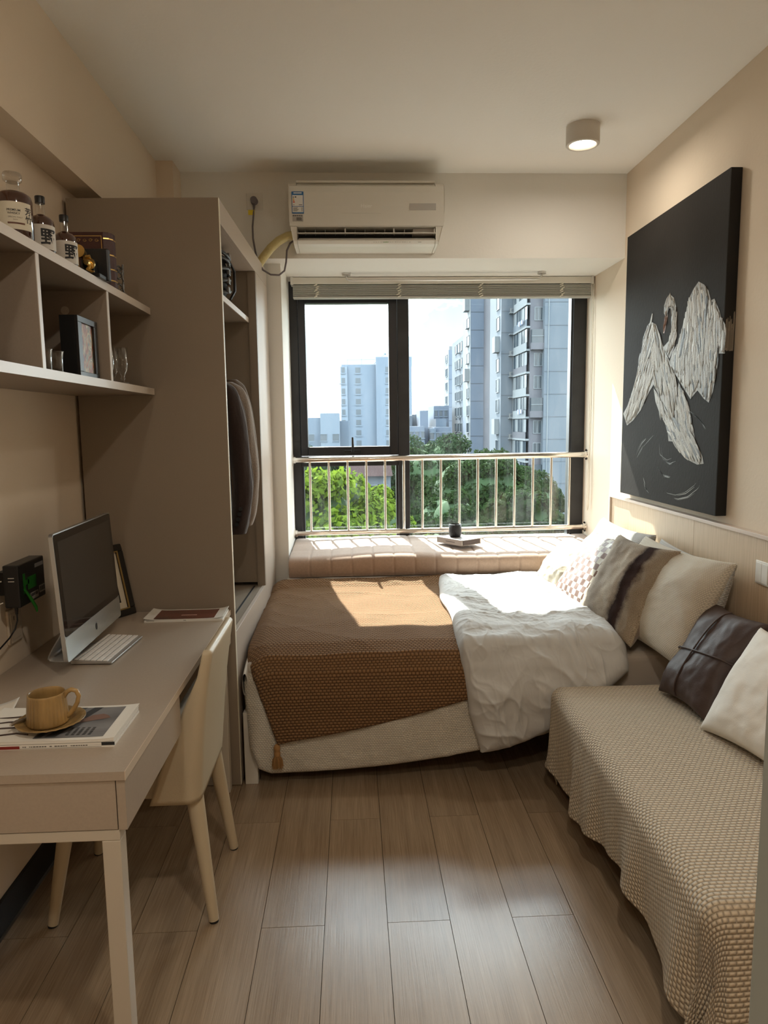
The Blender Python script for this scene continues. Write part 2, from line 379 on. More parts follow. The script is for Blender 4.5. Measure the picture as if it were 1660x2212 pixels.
# ------------------------------------------------------------------ window
win = empty('window_1'); win['kind'] = 'structure'
F0, F1 = YW, YW+0.07
MB().box((-0.385, F0, 0.62), (-0.333, F1, ZS)).build('window_frame', M_winmet, win, bevel=0.003)
MB().box((1.452, F0, 0.62), (1.54, F1, ZS)).build('window_frame', M_winmet, win, bevel=0.003)
MB().box((-0.333, F0, 2.345), (1.452, F1, ZS)).build('window_frame', M_winmet, win, bevel=0.003)
MB().box((-0.333, F0, 0.62), (1.452, F1, 0.70)).build('window_frame', M_winmet, win, bevel=0.003)
MB().box((0.303, F0-0.012, 0.70), (0.378, F1, 2.345)).build('mullion', M_winmet, win, bevel=0.003)
MB().box((-0.333, F0, 1.232), (0.303, F1, 1.298)).build('transom', M_winmet, win, bevel=0.003)
MB().box((-0.333, F0+0.01, 0.70), (-0.318, F1, 1.232)).box((0.288, F0+0.01, 0.70), (0.303, F1, 1.232)).build('glazing_bead', M_winmet2, win)
MB().box((1.44, F0+0.01, 0.70), (1.452, F1, 2.345)).build('glazing_bead', M_winmet2, win)
s = empty('sash', parent=win)
MB().box((-0.331, F0-0.02, 1.302), (-0.284, F0+0.045, 2.322)).box((0.246, F0-0.02, 1.302), (0.301, F0+0.045, 2.322)).box((-0.284, F0-0.02, 1.302), (0.246, F0+0.045, 1.360)).box((-0.284, F0-0.02, 2.268), (0.246, F0+0.045, 2.322)).build('sash_frame', M_winmet2, s, bevel=0.004)
MB().box((-0.284, F0+0.015, 1.36), (0.246, F0+0.022, 2.268)).build('pane', M_pane, s)
h = MB(); h.box((-0.05, F0-0.034, 1.318), (0.058, F0-0.02, 1.338)); h.cyl((0.004, F0-0.03, 1.33), (0.004, F0-0.05, 1.33), 0.011)
h.tube([(0.004, F0-0.05, 1.325), (0.005, F0-0.052, 1.36), (0.004, F0-0.046, 1.42)], [0.010, 0.009, 0.007])
h.build('window_handle', M_blk, s, bevel=0.003)
MB().box((-0.320, F0+0.03, 0.70), (0.29, F0+0.036, 1.232)).build('pane', M_pane, win)
MB().box((0.378, F0+0.03, 0.70), (1.441, F0+0.036, 2.345)).build('pane', M_pane, win)
MB().box((-0.385, 4.70, 0.66), (1.54, 4.86, 0.72)).build('outer_sill', mat('outer_sill_stone', (0.3, 0.3, 0.3), 0.6), win)

# blind pulled up
M_slat = mat('grey_blind_slat', (0.46, 0.45, 0.41), 0.45)
M_tape = mat('blind_ladder_tape', (0.78, 0.74, 0.64), 0.8)
bl = empty('venetian_blind')
tag(bl, 'grey venetian blind pulled up tight along the top of the window', 'blind')
MB().box((-0.357, 4.475, 2.362), (1.527, 4.535, 2.403)).build('headrail', mat('cream_headrail', (0.72, 0.69, 0.62), 0.4), bl, bevel=0.003)
for e in (-0.360, 1.515): MB().box((e, 4.47, 2.358), (e+0.016, 4.54, 2.405)).build('end_cap', M_plast, bl, bevel=0.002)
for i in range(9):
    z = 2.2935+i*0.0071
    MB().box((-0.347, 4.478, z), (1.517, 4.532, z+0.0045)).build('slat', M_slat, bl)
MB().box((-0.347, 4.476, 2.279), (1.517, 4.534, 2.290)).build('bottom_rail', M_slat, bl, bevel=0.002)
for x in (-0.2, 0.308, 0.816, 1.329):
    b_ = MB()
    for i in range(7):
        a = 0.006*math.sin(i*2.1+x*9); b_.cyl((x-0.010+a, 4.473, 2.283+i*0.0115), (x+0.010+a, 4.471, 2.292+i*0.0115), 0.0035, n=6)
    b_.build('ladder_cord', M_tape, bl)
pc = [(1.522, 4.48, 2.36), (1.523, 4.472, 2.0), (1.520, 4.47, 1.6), (1.521, 4.468, 1.3), (1.516, 4.468, 1.0), (1.518, 4.466, 0.93), (1.526, 4.464, 0.95), (1.528, 4.464, 1.3), (1.530, 4.466, 1.8), (1.530, 4.47, 2.36)]
MB().tube(pc, 0.0028, 6).build('pull_cord', M_tape, bl)

# hanging rod below the bay soffit
rod = empty('curtain_rod'); tag(rod, 'thin steel hanging rod fixed below the bay soffit in front of the blind', 'rod')
pr = [(-0.017, 4.376, 2.398), (-0.017, 4.376, 2.384), (-0.012, 4.377, 2.372), (0.002, 4.378, 2.366), (0.02, 4.378, 2.364), (0.57, 4.37, 2.363), (1.13, 4.355, 2.364), (1.150, 4.354, 2.366), (1.162, 4.353, 2.373), (1.167, 4.352, 2.385), (1.167, 4.352, 2.398)]
MB().tube(pr, 0.006, 10).build('pipe', M_chrome, rod)
for (x, y) in ((-0.017, 4.376), (1.167, 4.352)): MB().cyl((x, y, 2.406), (x, y, 2.393), 0.026, n=24).build('flange', M_chrome, rod, bevel=0.002)

# steel guard rail
gr = empty('guard_rail'); tag(gr, 'stainless steel guard rail with upright bars across the window', 'railing')
MB().cyl((-0.376, 4.55, 1.279), (1.53, 4.55, 1.289), 0.019, n=20).build('top_rail', M_steel, gr)
MB().cyl((-0.380, 4.55, 0.803), (1.53, 4.55, 0.812), 0.016, n=20).build('bottom_rail', M_steel, gr)
for k in range(15):
    x = -0.274+k*1.698/14
    MB().cyl((x, 4.55, 0.812), (x, 4.55, 1.27), 0.0085, n=12).build('baluster', M_steel, gr)
for x, d in ((-0.385, 1), (1.54, -1)):
    for z, r in ((1.279 if d > 0 else 1.289, 0.036), (0.803 if d > 0 else 0.812, 0.034)):
        MB().cyl((x, 4.55, z), (x+0.008*d, 4.55, z), r, n=24).cyl((x+0.008*d, 4.55, z), (x+0.022*d, 4.55, z), 0.024, n=24).build('flange', M_steel, gr, bevel=0.002)

# ------------------------------------------------------------------ ceiling lamp in view, fill lamps added out of view
M_lampb = mat('lamp_housing', (0.66, 0.62, 0.56), 0.5)
def lamp(x, y, label, watts):
    r0 = empty('ceiling_lamp', (x, y, ZC))
    tag(r0, label, 'ceiling lamp')
    R0, Hh = 0.076, 0.085
    MB().lathe((0, 0, 0), [(R0, 0), (R0, -Hh+0.003), (R0-0.003, -Hh), (0.062, -Hh), (0.060, -Hh+0.02), (0.056, -Hh+0.024)], 48, caps=False).build('housing', M_lampb, r0)
    MB().cyl((0, 0, -Hh+0.026), (0, 0, -Hh+0.024), 0.057, n=40).build('diffuser', mat('lit_diffuser', (1, 0.95, 0.85), 0.5, emit=((1.0, 0.86, 0.66), 9.0)), r0)
    ld = bpy.data.lights.new('lamp_light', 'AREA'); ld.shape = 'DISK'; ld.size = 0.11; ld.energy = watts; ld.color = (1.0, 0.90, 0.76)
    lo = bpy.data.objects.new('lamp_light', ld); COL.objects.link(lo); lo.parent = r0; lo.location = (0, 0, -Hh-0.004)
lamp(1.09, 3.385, 'white round ceiling lamp glowing near the right wall', LAMP_WATTS)
lamp(0.30, 0.55, 'round ceiling fill lamp added out of view above the camera', FILL_LAMP_WATTS)  # unseen lamp added to brighten the near half of the room
lamp(-0.45, -0.6, 'round ceiling fill lamp added out of view behind the camera', FILL_LAMP_WATTS)  # second unseen lamp, likewise added for fill light

# ------------------------------------------------------------------ air conditioner
M_acw = mat('ac_body_white', (0.74, 0.72, 0.66), 0.32)
M_acd = mat('ac_inside_black', (0.008, 0.008, 0.009), 0.6)
M_acg = mat('ac_display_grey', (0.50, 0.48, 0.45), 0.35)
ac = empty('air_conditioner'); tag(ac, 'white wall air conditioner above the window with blue energy label', 'air conditioner')
topp = [(4.0, 2.750), (3.875, 2.750), (3.835, 2.742), (3.812, 2.722), (3.800, 2.69), (3.795, 2.62), (3.797, 2.545), (3.800, 2.522)]
botp = [(3.812, 2.452), (3.828, 2.440), (3.86, 2.434), (4.0, 2.430)]
notch = [(3.800, 2.519), (3.90, 2.519), (3.90, 2.458), (3.811, 2.458)]
mid = topp+notch+botp; full = topp+[(3.800, 2.519), (3.811, 2.458)]+botp
mb = MB()
def acx(z): return (-0.310+0.022*max(0, (2.56-z)/0.13), 0.508-0.032*max(0, (2.56-z)/0.13))
# mid body, flat sides at the vent; tapered end caps
mb.prism(mid, 'x', -0.264, 0.457)
for side in (0, 1):
    xi = (-0.264, 0.457)[side]; n = len(full)
    o_ = [(acx(z)[side]+(0.006 if side == 0 else -0.006), y, z) for y, z in full]; i_ = [(xi, y, z) for y, z in full]
    mb.add(i_+o_, [tuple(range(n)), tuple(range(2*n-1, n-1, -1))]+[(i, (i+1) % n, n+(i+1) % n, n+i) for i in range(n)], mi=0)
body = mb.build('body', M_acw, ac, bevel=0.005, seg=3)
MB().prism([(3.797, 2.5215), (3.7945, 2.523), (3.7925, 2.62), (3.797, 2.69), (3.808, 2.722), (3.815, 2.725), (3.805, 2.68), (3.80, 2.6)], 'x', -0.300, 0.498).build('front_panel', M_acw, ac)
MB().box((-0.262, 3.89, 2.459), (0.455, 3.899, 2.518)).build('vent_back', M_acd, ac)
MB().box((-0.262, 3.815, 2.4585), (0.455, 3.898, 2.461)).box((0.340, 3.83, 2.488), (0.455, 3.89, 2.517)).build('vent_lining', M_acg, ac)
MB().prism([(3.800, 2.487), (3.801, 2.491), (3.85, 2.497), (3.85, 2.493)], 'x', -0.262, 0.456).build('louver', M_acw, ac)
MB().prism([(3.816, 2.462), (3.818, 2.466), (3.88, 2.484), (3.88, 2.480)], 'x', -0.258, 0.452).build('louver', M_acg, ac)
for i in range(12):
    x = -0.225+i*0.052
    MB().prism([(3.835, 2.49), (3.835, 2.515), (3.88, 2.515), (3.88, 2.495)], 'x', x, x+0.002).build('vane', M_acg, ac)
for x in (-0.018, 0.235, 0.448): MB().box((x, 3.803, 2.487), (x+0.005, 3.83, 2.512)).build('louver_clip', M_plast, ac)
MB().box((0.320, 3.790, 2.600), (0.457, 3.7935, 2.633)).build('display', M_acg, ac, bevel=0.001)
MB().box((-0.265, 3.815, 2.7425), (0.455, 3.90, 2.7525)).build('top_grille', M_acw, ac, bevel=0.002)
MB().box((-0.03, 3.7905, 2.5845), (0.17, 3.793, 2.586)).build('groove', M_plast, ac)
text_mesh('lettering', 'Haier', 0.026, lambda x, y: (0.096+x, 3.7918, 2.620+y), mat('silver_print', (0.85, 0.84, 0.8), 0.3, metal=0.3), ac, bold=0.0006)
# energy label
M_blue = mat('label_blue', (0.03, 0.16, 0.42), 0.5); M_lab = mat('label_white', (0.80, 0.80, 0.78), 0.5)
LBX, LBY = -0.287, 3.7905
lb = MB().box((LBX, LBY, 2.582), (LBX+0.061, LBY+0.002, 2.690)).build('energy_label', M_blue, ac)
MB().box((LBX+0.003, LBY-0.0006, 2.618), (LBX+0.058, LBY, 2.672)).box((LBX+0.003, LBY-0.0006, 2.588), (LBX+0.058, LBY, 2.615)).build('label_field', M_lab, lb)
b_ = MB(); b_.box((LBX+0.010, LBY-0.001, 2.680), (LBX+0.052, LBY-0.0001, 2.685)); b_.build('label_heading', M_lab, lb)
b_ = MB()
for i in range(5): b_.box((LBX+0.007, LBY-0.0012, 2.593+i*0.0042), (LBX+0.007+0.020+0.004*(i % 3), LBY-0.0005, 2.5945+i*0.0042)); b_.box((LBX+0.049, LBY-0.0012, 2.593+i*0.0042), (LBX+0.055, LBY-0.0005, 2.5945+i*0.0042))
b_.box((LBX+0.007, LBY-0.0012, 2.623), (LBX+0.014, LBY-0.0005, 2.6245)); b_.box((LBX+0.036, LBY-0.0012, 2.623), (LBX+0.054, LBY-0.0005, 2.625)); b_.box((LBX+0.016, LBY-0.0012, 2.660), (LBX+0.024, LBY-0.0005, 2.665))
b_.build('label_print', M_print, lb)['kind'] = 'stuff'
for i, c in enumerate(((0.02, 0.03, 0.03), (0.75, 0.5, 0.05), (0.8, 0.3, 0.05), (0.6, 0.06, 0.04))):
    MB().box((LBX+0.007, LBY-0.0012, 2.659-i*0.008), (LBX+0.011+i*0.0015, LBY-0.0005, 2.665-i*0.008)).build('grade_bar', mat('grade_colour', c, 0.6), lb)
l2 = MB().box((LBX+0.002, LBY, 2.544), (LBX+0.056, LBY+0.003, 2.576)).build('serial_label', mat('label_grey', (0.45, 0.44, 0.42), 0.6), ac)
b_ = MB()
for i in range(14): b_.box((LBX+0.005+i*0.0035, LBY-0.001, 2.568), (LBX+0.0068+i*0.0035-0.0007*(i % 3), LBY-0.0001, 2.574))
for i in range(4): b_.box((LBX+0.022, LBY-0.001, 2.548+i*0.0042), (LBX+0.050-0.003*(i % 2), LBY-0.0001, 2.5495+i*0.0042))
b_.build('bar_print', M_print, l2)
b_ = MB()
for i in range(16): b_.box((0.13+i*0.0125, 3.8175, 2.4465), (0.139+i*0.0125-0.002*(i % 3), 3.82, 2.4495))
b_.box((0.365, 3.8175, 2.446), (0.382, 3.82, 2.451)); b_.build('small_print', mat('faint_print', (0.35, 0.34, 0.31), 0.6), ac)['kind'] = 'stuff'
MB().prism([(0.18, 2.4455), (0.195, 2.4515), (0.21, 2.4455)], 'y', 3.8173, 3.8185).build('green_mark', mat('green_print', (0.10, 0.28, 0.05), 0.6), ac)

ps = empty('refrigerant_pipe'); tag(ps, 'thick pipe wrapped in yellow tape between the air conditioner and the wardrobe', 'pipe')
pp = [(-0.285, 3.93, 2.512), (-0.325, 3.93, 2.505), (-0.37, 3.93, 2.483), (-0.415, 3.93, 2.445), (-0.455, 3.935, 2.400), (-0.505, 3.94, 2.335)]
MB().tube(pp, 0.023, 16).build('wrapped_pipe', mat('yellow_wrap', (0.62, 0.52, 0.24), 0.35, bump=(45, 0.004, (1, 1, 2.5))), ps)
cordm = mat('grey_cable', (0.16, 0.14, 0.15), 0.5)
pc = empty('power_cord'); tag(pc, 'grey power cord with plug looping from the high socket to the air conditioner', 'power cord')
cp = [(-0.502, 3.965, 2.665), (-0.505, 3.96, 2.63), (-0.512, 3.955, 2.56), (-0.511, 3.95, 2.50), (-0.500, 3.94, 2.43), (-0.488, 3.93, 2.375), (-0.46, 3.925, 2.33), (-0.42, 3.92, 2.305), (-0.375, 3.92, 2.302), (-0.345, 3.92, 2.325), (-0.335, 3.92, 2.37), (-0.330, 3.925, 2.43), (-0.312, 3.935, 2.470), (-0.285, 3.94, 2.49)]
MB().tube(cp, 0.0050, 8).build('cable', cordm, pc)
MB().cyl((-0.502, 3.988, 2.700), (-0.502, 3.955, 2.700), 0.020, 0.018, 24).cyl((-0.502, 3.97, 2.69), (-0.502, 3.965, 2.66), 0.009, 0.006, 12).build('plug', cordm, pc, bevel=0.002)
MB().box((-0.533, 3.958, 2.622), (-0.499, 3.960, 2.648), ).build('cable_tag', mat('yellow_tag', (0.75, 0.58, 0.03), 0.5), pc)
def socket_plate(x0, x1, z0, z1, y, label, axis='y'):
    s_ = empty('wall_socket'); tag(s_, label, 'socket')
    MB().box((x0, y-0.008, z0), (x1, y, z1)).build('plate', M_plast, s_, bevel=0.003)
    MB().box((x0+0.016, y-0.0095, z0+0.016), (x1-0.016, y-0.008, z1-0.016)).build('insert', M_plast, s_, bevel=0.001)
    return s_
socket_plate(-0.545, -0.458, 2.658, 2.745, YB, 'white socket plate on the back wall left of the air conditioner')
# right wall switch plate on the panel
s_ = empty('light_switch'); tag(s_, 'white double switch plate on the wooden panel at the right edge', 'switch')
MB().box((1.508, 2.44, 0.893), (1.515, 2.53, 0.980)).build('plate', M_plast, s_, bevel=0.002)
for k in (0, 1): MB().box((1.5045, 2.447+k*0.039, 0.900), (1.508, 2.484+k*0.039, 0.973)).build('rocker', M_plast, s_, bevel=0.001)

# ------------------------------------------------------------------ wardrobe (local frame: +x front, +y away)
wd = empty('wardrobe', (-0.49, 2.817, 0), math.radians(-1.25)); tag(wd, 'tall taupe wardrobe with an open bay of jackets and a light front', 'wardrobe')
WDp = 0.575; WL = 1.27; WH = 2.362
MB().box((-WDp, 0, 0.004), (-0.0015, 0.018, WH)).build('end_panel', M_taupe, wd)
MB().box((-0.0015, 0, 0.004), (0, 0.018, WH)).build('edge_band', mat('pale_edge_band', (0.85, 0.80, 0.68), 0.3), wd)
MB().box((-WDp, 0.018, WH-0.018), (-0.02, WL, WH)).build('top_panel', M_taupe, wd)
MB().box((-0.02, 0.019, 2.272), (0, WL, WH)).build('header', M_lam, wd, bevel=0.0008)
MB().box((-WDp, 0.018, 2.272), (-0.02, 0.88, 2.285)).build('ceiling_board', M_lam, wd)
MB().box((-WDp, 0.018, 0.06), (-WDp+0.009, WL, WH-0.02)).build('back_panel', M_taupe, wd)
MB().box((-WDp+0.01, 0.86, 0.68), (-0.04, 0.878, 2.27)).build('divider', M_taupe, wd)
MB().box((-0.04, 0.855, 0.66), (0, 0.885, 2.271)).build('stile', M_taupe, wd)
MB().box((-0.018, 0.886, 0.66), (0, WL, 2.2705)).build('side_front', M_lam, wd, bevel=0.0008)
MB().box((-WDp+0.01, 0.0185, 2.022), (-0.045, 0.859, 2.042)).build('shelf_board', M_taupe, wd)
MB().box((-0.045, 0.0185, 2.020), (-0.040, 0.859, 2.044)).build('shelf_edge', M_trim, wd)
MB().box((-WDp+0.01, 0.0185, 0.642), (-0.02, WL, 0.66)).build('floor_board', M_taupe, wd)
MB().box((-0.060, 0.02, 0.6605), (-0.052, 0.85, 0.6625)).build('track', M_black, wd)
MB().box((-0.018, 0.019, 0.005), (0, WL, 0.662)).build('base_front', M_lam, wd, bevel=0.0008)
MB().box((-0.05, 0.025, 0.0), (-0.03, WL, 0.06)).build('plinth', M_taupe, wd)
MB().cyl((-0.29, 0.02, 1.80), (-0.29, 0.858, 1.80), 0.0125).build('hanging_rail', M_chrome, wd)
g_ = MB(); g_.box((-0.135, 0.10, 0.660), (-0.075, 0.19, 0.663)); gg = g_.build('floor_socket', M_plast, wd); MB().box((-0.125, 0.115, 0.663), (-0.09, 0.175, 0.6635)).build('socket_hole', M_blk, gg)

# jackets
def jacket(name, label, y, col, sx, zsh, shx, cuff, buttons=None, noise=None, seed=0, bumpd=0.004, btn=None):
    """hanging blazer: body shell + sleeve (towards the room) + buttons; shoulders along x"""
    m = mat(name+'_cloth_%d' % seed, col, 0.9, sheen=0.3, noise=noise or (300, 0.25), bump=(14, bumpd, (1, 1, 0.35)))
    r0 = empty(name); tag(r0, label, 'jacket', )
    xc = -0.77
    nz_, nt_ = 34, 40
    V = np.zeros((nz_, nt_, 3))
    for i in range(nz_):
        t = i/(nz_-1); z = (zsh+0.055)*(1-t)+(cuff+0.015)*t
        # shoulder line: half width grows quickly
        hw = sx*(min(1, 0.25+0.75*(t/0.10)**0.8) if t < 0.10 else 1.0-0.10*math.sin(min(1, (t-0.10)/0.5)*PI)*0.8+0.05*t)
        hd = 0.020+0.035*min(1, t/0.15)
        for j in range(nt_):
            a = 2*PI*j/(nt_-1); ca, sa = math.cos(a), math.sin(a)
            f_ = 1+0.05*math.sin(5*a+seed+3*t)
            V[i, j] = (xc+hw*ca*f_, y+hd*sa*f_*(1+0.25*math.sin(9*a+seed)*t), z-(0.055*(abs(ca)**1.5) if t < 0.12 else 0.055))
    mb = MB(); mb.grid(V); mb.build('body', m, r0, solid=0.004)
    p = [(xc+sx*0.86, y, zsh), (shx-0.005, y, zsh-0.035), (shx+0.018, y-0.004, zsh-0.12), (shx+0.036, y-0.008, zsh-0.26), (shx+0.050, y-0.012, zsh-0.40), (shx+0.050, y-0.02, zsh-0.50), (shx+0.038, y-0.03, (zsh-0.5)*0.35+cuff*0.65), (shx+0.022, y-0.04, cuff)]
    rs = [0.040, 0.050, 0.056, 0.056, 0.053, 0.050, 0.047, 0.046]
    # smooth interpolation
    P_, R_ = [], []
    for i in range(len(p)-1):
        for k in range(5):
            t = k/5; q0 = p[max(i-1, 0)]; q1 = p[i]; q2 = p[i+1]; q3 = p[min(i+2, len(p)-1)]
            P_.append([0.5*((2*q1[c])+(-q0[c]+q2[c])*t+(2*q0[c]-5*q1[c]+4*q2[c]-q3[c])*t*t+(-q0[c]+3*q1[c]-3*q2[c]+q3[c])*t**3) for c in range(3)]); R_.append(rs[i]*(1-t)+rs[i+1]*t)
    P_.append(list(p[-1])); R_.append(rs[-1])
    nn = 28; G = np.zeros((len(P_), nn, 3))
    for i, (c, r) in enumerate(zip(P_, R_)):
        for j in range(nn):
            a = 2*PI*j/(nn-1); q = 1+0.07*math.sin(3*a+seed+i*0.25)*math.sin(i*0.35+seed)+0.03*math.sin(7*a+i*0.6)
            G[i, j] = (c[0]+r*0.8*q*math.cos(a), c[1]+r*0.75*q*math.sin(a), c[2])
    sl = MB().grid(G).build('sleeve', m, r0, solid=0.003)
    c = p[-1]
    bm_ = btn or M_blk
    for k in range(4):
        bx = c[0]+0.012+k*0.006-0.006; bz = cuff+0.045+k*0.022; by = c[1]-0.75*0.046*math.sqrt(max(0.05, 1-((bx-c[0])/(0.8*0.05))**2))-0.003-0.0
        MB().cyl((bx, by-0.004, bz), (bx, by+0.004, bz), 0.0085, n=16).build('cuff_button', bm_, sl)
    # hanger hook
    MB().tube([(xc, y, zsh+0.04), (xc, y, 1.78), (xc+0.012, y, 1.80), (xc+0.006, y, 1.816), (xc-0.008, y, 1.815)], 0.002, 6).build('hanger_hook', M_chrome, r0)
    return r0
jacket('corduroy_jacket', 'dark brown corduroy jacket hanging nearest the wardrobe end panel', 3.10, (0.030, 0.017, 0.014), 0.225, 1.690, -0.530, 1.035, seed=1, bumpd=0.010)
jacket('tweed_jacket', 'light grey-brown tweed jacket with dark cuff buttons, second on the rail', 3.30, (0.21, 0.165, 0.13), 0.225, 1.700, -0.528, 1.045, seed=2, noise=(420, 0.5), btn=mat('button_pearl', (0.02, 0.02, 0.025), 0.15))
jacket('taupe_jacket', 'taupe jacket hanging deepest in the wardrobe behind the tweed one', 3.44, (0.13, 0.095, 0.07), 0.225, 1.72, -0.545, 1.12, seed=3)

# black strapped object on the wardrobe shelf
br = empty('strapped_black_bag'); tag(br, 'black strapped bag with buckles on the upper wardrobe shelf', 'bag')
mb = MB()
n_ = 22; G = np.zeros((n_, 20, 3))
for i in range(n_):
    t = i/(n_-1)
    for j in range(20):
        a = 2*PI*j/19; r = 0.060*(math.sin(PI*min(1, 0.10+t*0.86))**0.35)
        G[i, j] = (-0.605+r*1.2*math.cos(a)*(1+0.1*math.sin(4*a+9*t)), 3.20+r*1.5*math.sin(a)*(1+0.12*math.sin(7*t*3)), 2.044+0.21*t)
mb.grid(G); mb.build('bag_body', mat('black_canvas', (0.02, 0.021, 0.023), 0.7, bump=(50, 0.004)), br)
for i, z in enumerate((2.085, 2.125, 2.165, 2.205, 2.235)):
    mb = MB(); mb.tube([(-0.605+0.082*math.cos(a), 3.20+0.105*math.sin(a), z+0.012*math.sin(a*2+i)) for a in np.linspace(0, 2*PI, 24)], 0.008, 6); mb.build('strap', M_blk, br)
    MB().box((-0.530, 3.15+0.012*i, z-0.012), (-0.518, 3.19+0.012*i, z+0.014)).build('buckle', mat('dull_metal', (0.25, 0.24, 0.23), 0.3, metal=0.9), br, bevel=0.002)
mb = MB(); mb.tube([(-0.525, 3.21, 2.22), (-0.508, 3.25, 2.18), (-0.512, 3.27, 2.10), (-0.53, 3.25, 2.06)], 0.006, 6); mb.build('strap', M_blk, br)

# ------------------------------------------------------------------ wall shelf unit
SF = -0.766
su = empty('wall_shelf'); tag(su, 'taupe open wall shelf with two long boards above the desk', 'shelf')
M_shin = mat('shelf_inside_laminate', (0.30, 0.245, 0.195), 0.45, noise=(200, 0.03))
for nm, z0, z1 in (('top_board', 1.930, 1.955), ('bottom_board', 1.625, 1.650)):
    MB().box((XL+0.001, 0.9, z0), (SF-0.002, 2.815, z1)).build(nm, M_shin, su)
    MB().box((SF-0.002, 0.9, z0), (SF, 2.815, z1)).build('edge_band', M_trim, su)
for y in (1.336, 1.834, 2.338):
    d_ = MB().box((XL+0.001, y-0.009, 1.650), (SF-0.004, y+0.009, 1.930)).build('divider', M_shin, su)
    MB().box((SF-0.004, y-0.009, 1.650), (SF-0.002, y+0.009, 1.930)).build('edge_band', M_trim, d_)
MB().box((XL+0.0005, 0.9, 1.650), (XL+0.006, 2.347, 1.930)).build('back_panel', M_shin, su)
MB().cyl((-0.90, 2.3285, 1.87), (-0.90, 2.3275, 1.87), 0.013, n=20).build('hole_cover', M_lam, su)

# ------------------------------------------------------------------ desk
DZ = 0.76; DX = -0.505; DY = 1.467
dk = empty('desk'); tag(dk, 'taupe writing desk with drawer apron standing along the left wall', 'desk')
M_dedge = mat('desk_edge_band', (0.62, 0.52, 0.41), 0.3)
MB().box((XL+0.003, DY, DZ-0.020), (DX-0.001, 2.812, DZ)).build('desk_top', M_desk, dk)
MB().box((DX-0.001, DY, DZ-0.020), (DX+0.0005, 2.812, DZ+0.0003)).build('edge_band', M_dedge, dk)
MB().box((XL+0.003, DY+0.004, DZ-0.135), (DX-0.024, DY+0.022, DZ-0.021)).build('side_board', M_desk, dk)
# drawer fronts along the room side
for (a, b) in ((DY+0.004, 1.962), (2.435, 2.808)):
    d_ = MB().box((DX-0.022, a, DZ-0.137), (DX-0.003, b, DZ-0.021)).build('drawer_front', M_desk, dk, bevel=0.0008)
MB().box((DX-0.115, 1.965, DZ-0.10), (DX-0.10, 2.432, DZ-0.021)).build('recess_board', M_desk, dk)
MB().box((XL+0.02, DY+0.03, DZ-0.13), (DX-0.03, 1.99, DZ-0.125)).build('drawer_bottom', M_desk, dk)
mt = MB(); mt.box((XL+0.02, DY+0.006, DZ-0.163), (DX-0.021, DY+0.046, DZ-0.138)); mt.build('frame_bar', M_dmetal, dk, bevel=0.002)
MB().box((XL+0.02, 2.76, DZ-0.163), (DX-0.021, 2.80, DZ-0.138)).build('frame_bar', M_dmetal, dk, bevel=0.002)
MB().box((DX-0.061, DY+0.046, DZ-0.163), (DX-0.021, 2.76, DZ-0.138)).build('frame_bar', M_dmetal, dk, bevel=0.002)
for (x, y) in ((DX-0.041, DY+0.026), (-1.04, DY+0.026), (DX-0.041, 2.78), (-1.04, 2.78)):
    MB().box((x-0.02, y-0.02, 0), (x+0.02, y+0.02, DZ-0.163)).build('leg', M_dmetal, dk, bevel=0.002)

# ------------------------------------------------------------------ chair
M_chair = mat('cream_leather', (0.52, 0.44, 0.31), 0.38, bump=(180, 0.0004), noise=(3, 0.03))
ch = empty('dining_chair'); tag(ch, 'cream leather upholstered chair tucked under the desk', 'chair')
YC = 2.195
def chair_shell():
    nu, nv = 61, 30; th = 0.030
    def outer(u, v, off):
        # v: 0 bottom .. 1 top ; u -1..1 around
        z = 0.385+0.452*v
        xb = -0.472+0.052*v-0.012*math.sin(PI*v)
        hw = 0.205-0.010*v+0.006*math.sin(PI*v)
        wing = 0.125*max(0.0, 1-v)**1.05+0.004
        a = abs(u); sg = 1 if u >= 0 else -1
        rc = 0.045-0.022*min(v, 1)
        Lb = hw-rc; La = PI/2*rc; Lw = max(wing-rc*0.6, 0.005); T = Lb+La+Lw; d = a*T
        if d < Lb: p = (xb, d); n = (1, 0)
        elif d < Lb+La:
            q = (d-Lb)/rc; p = (xb-rc+rc*math.cos(q), Lb+rc*math.sin(q)); n = (math.cos(q), math.sin(q))
        else: p = (xb-rc-(d-Lb-La), hw); n = (0, 1)
        bulge = 0.010*math.cos(a*PI/2)*math.sin(PI*v)
        return (p[0]+bulge-n[0]*off, YC+sg*(p[1]-n[1]*off), z)
    rows = []
    prof = []
    for j in range(nv): prof.append((j/(nv-1), 0.0))
    for k in range(1, 7): prof.append((1.0+0.03*math.sin(PI*k/7), th*(1-math.cos(PI*k/7))/2))
    for j in range(nv): prof.append((1-j/(nv-1), th))
    G = np.zeros((nu, len(prof), 3))
    for i in range(nu):
        u = -1+2*i/(nu-1)
        for j, (v, off) in enumerate(prof):
            G[i, j] = outer(u, v, off)
    mb = MB(); mb.grid(G)
    # close the side rims and bottom
    for i in (0, nu-1):
        for j in range(nv-1):
            a = tuple(G[i, j]); b = tuple(G[i, j+1]); c = tuple(G[i, len(prof)-2-j]); d = tuple(G[i, len(prof)-1-j])
            mb.add([a, b, c, d], [(0, 1, 2, 3)], True)
    for i in range(nu-1):
        mb.add([tuple(G[i, 0]), tuple(G[i+1, 0]), tuple(G[i+1, -1]), tuple(G[i, -1])], [(0, 1, 2, 3)], True)
    return mb.build('backrest', M_chair, ch, weld=True)
chair_shell()
sb = MB(); sb.prism([(-0.92, 0.405), (-0.925, 0.44), (-0.915, 0.468), (-0.88, 0.475), (-0.55, 0.470), (-0.495, 0.46), (-0.488, 0.42), (-0.50, 0.395), (-0.60, 0.388), (-0.90, 0.395)], 'y', YC-0.178, YC+0.178)
sb.build('seat', M_chair, ch, bevel=0.012, seg=3)
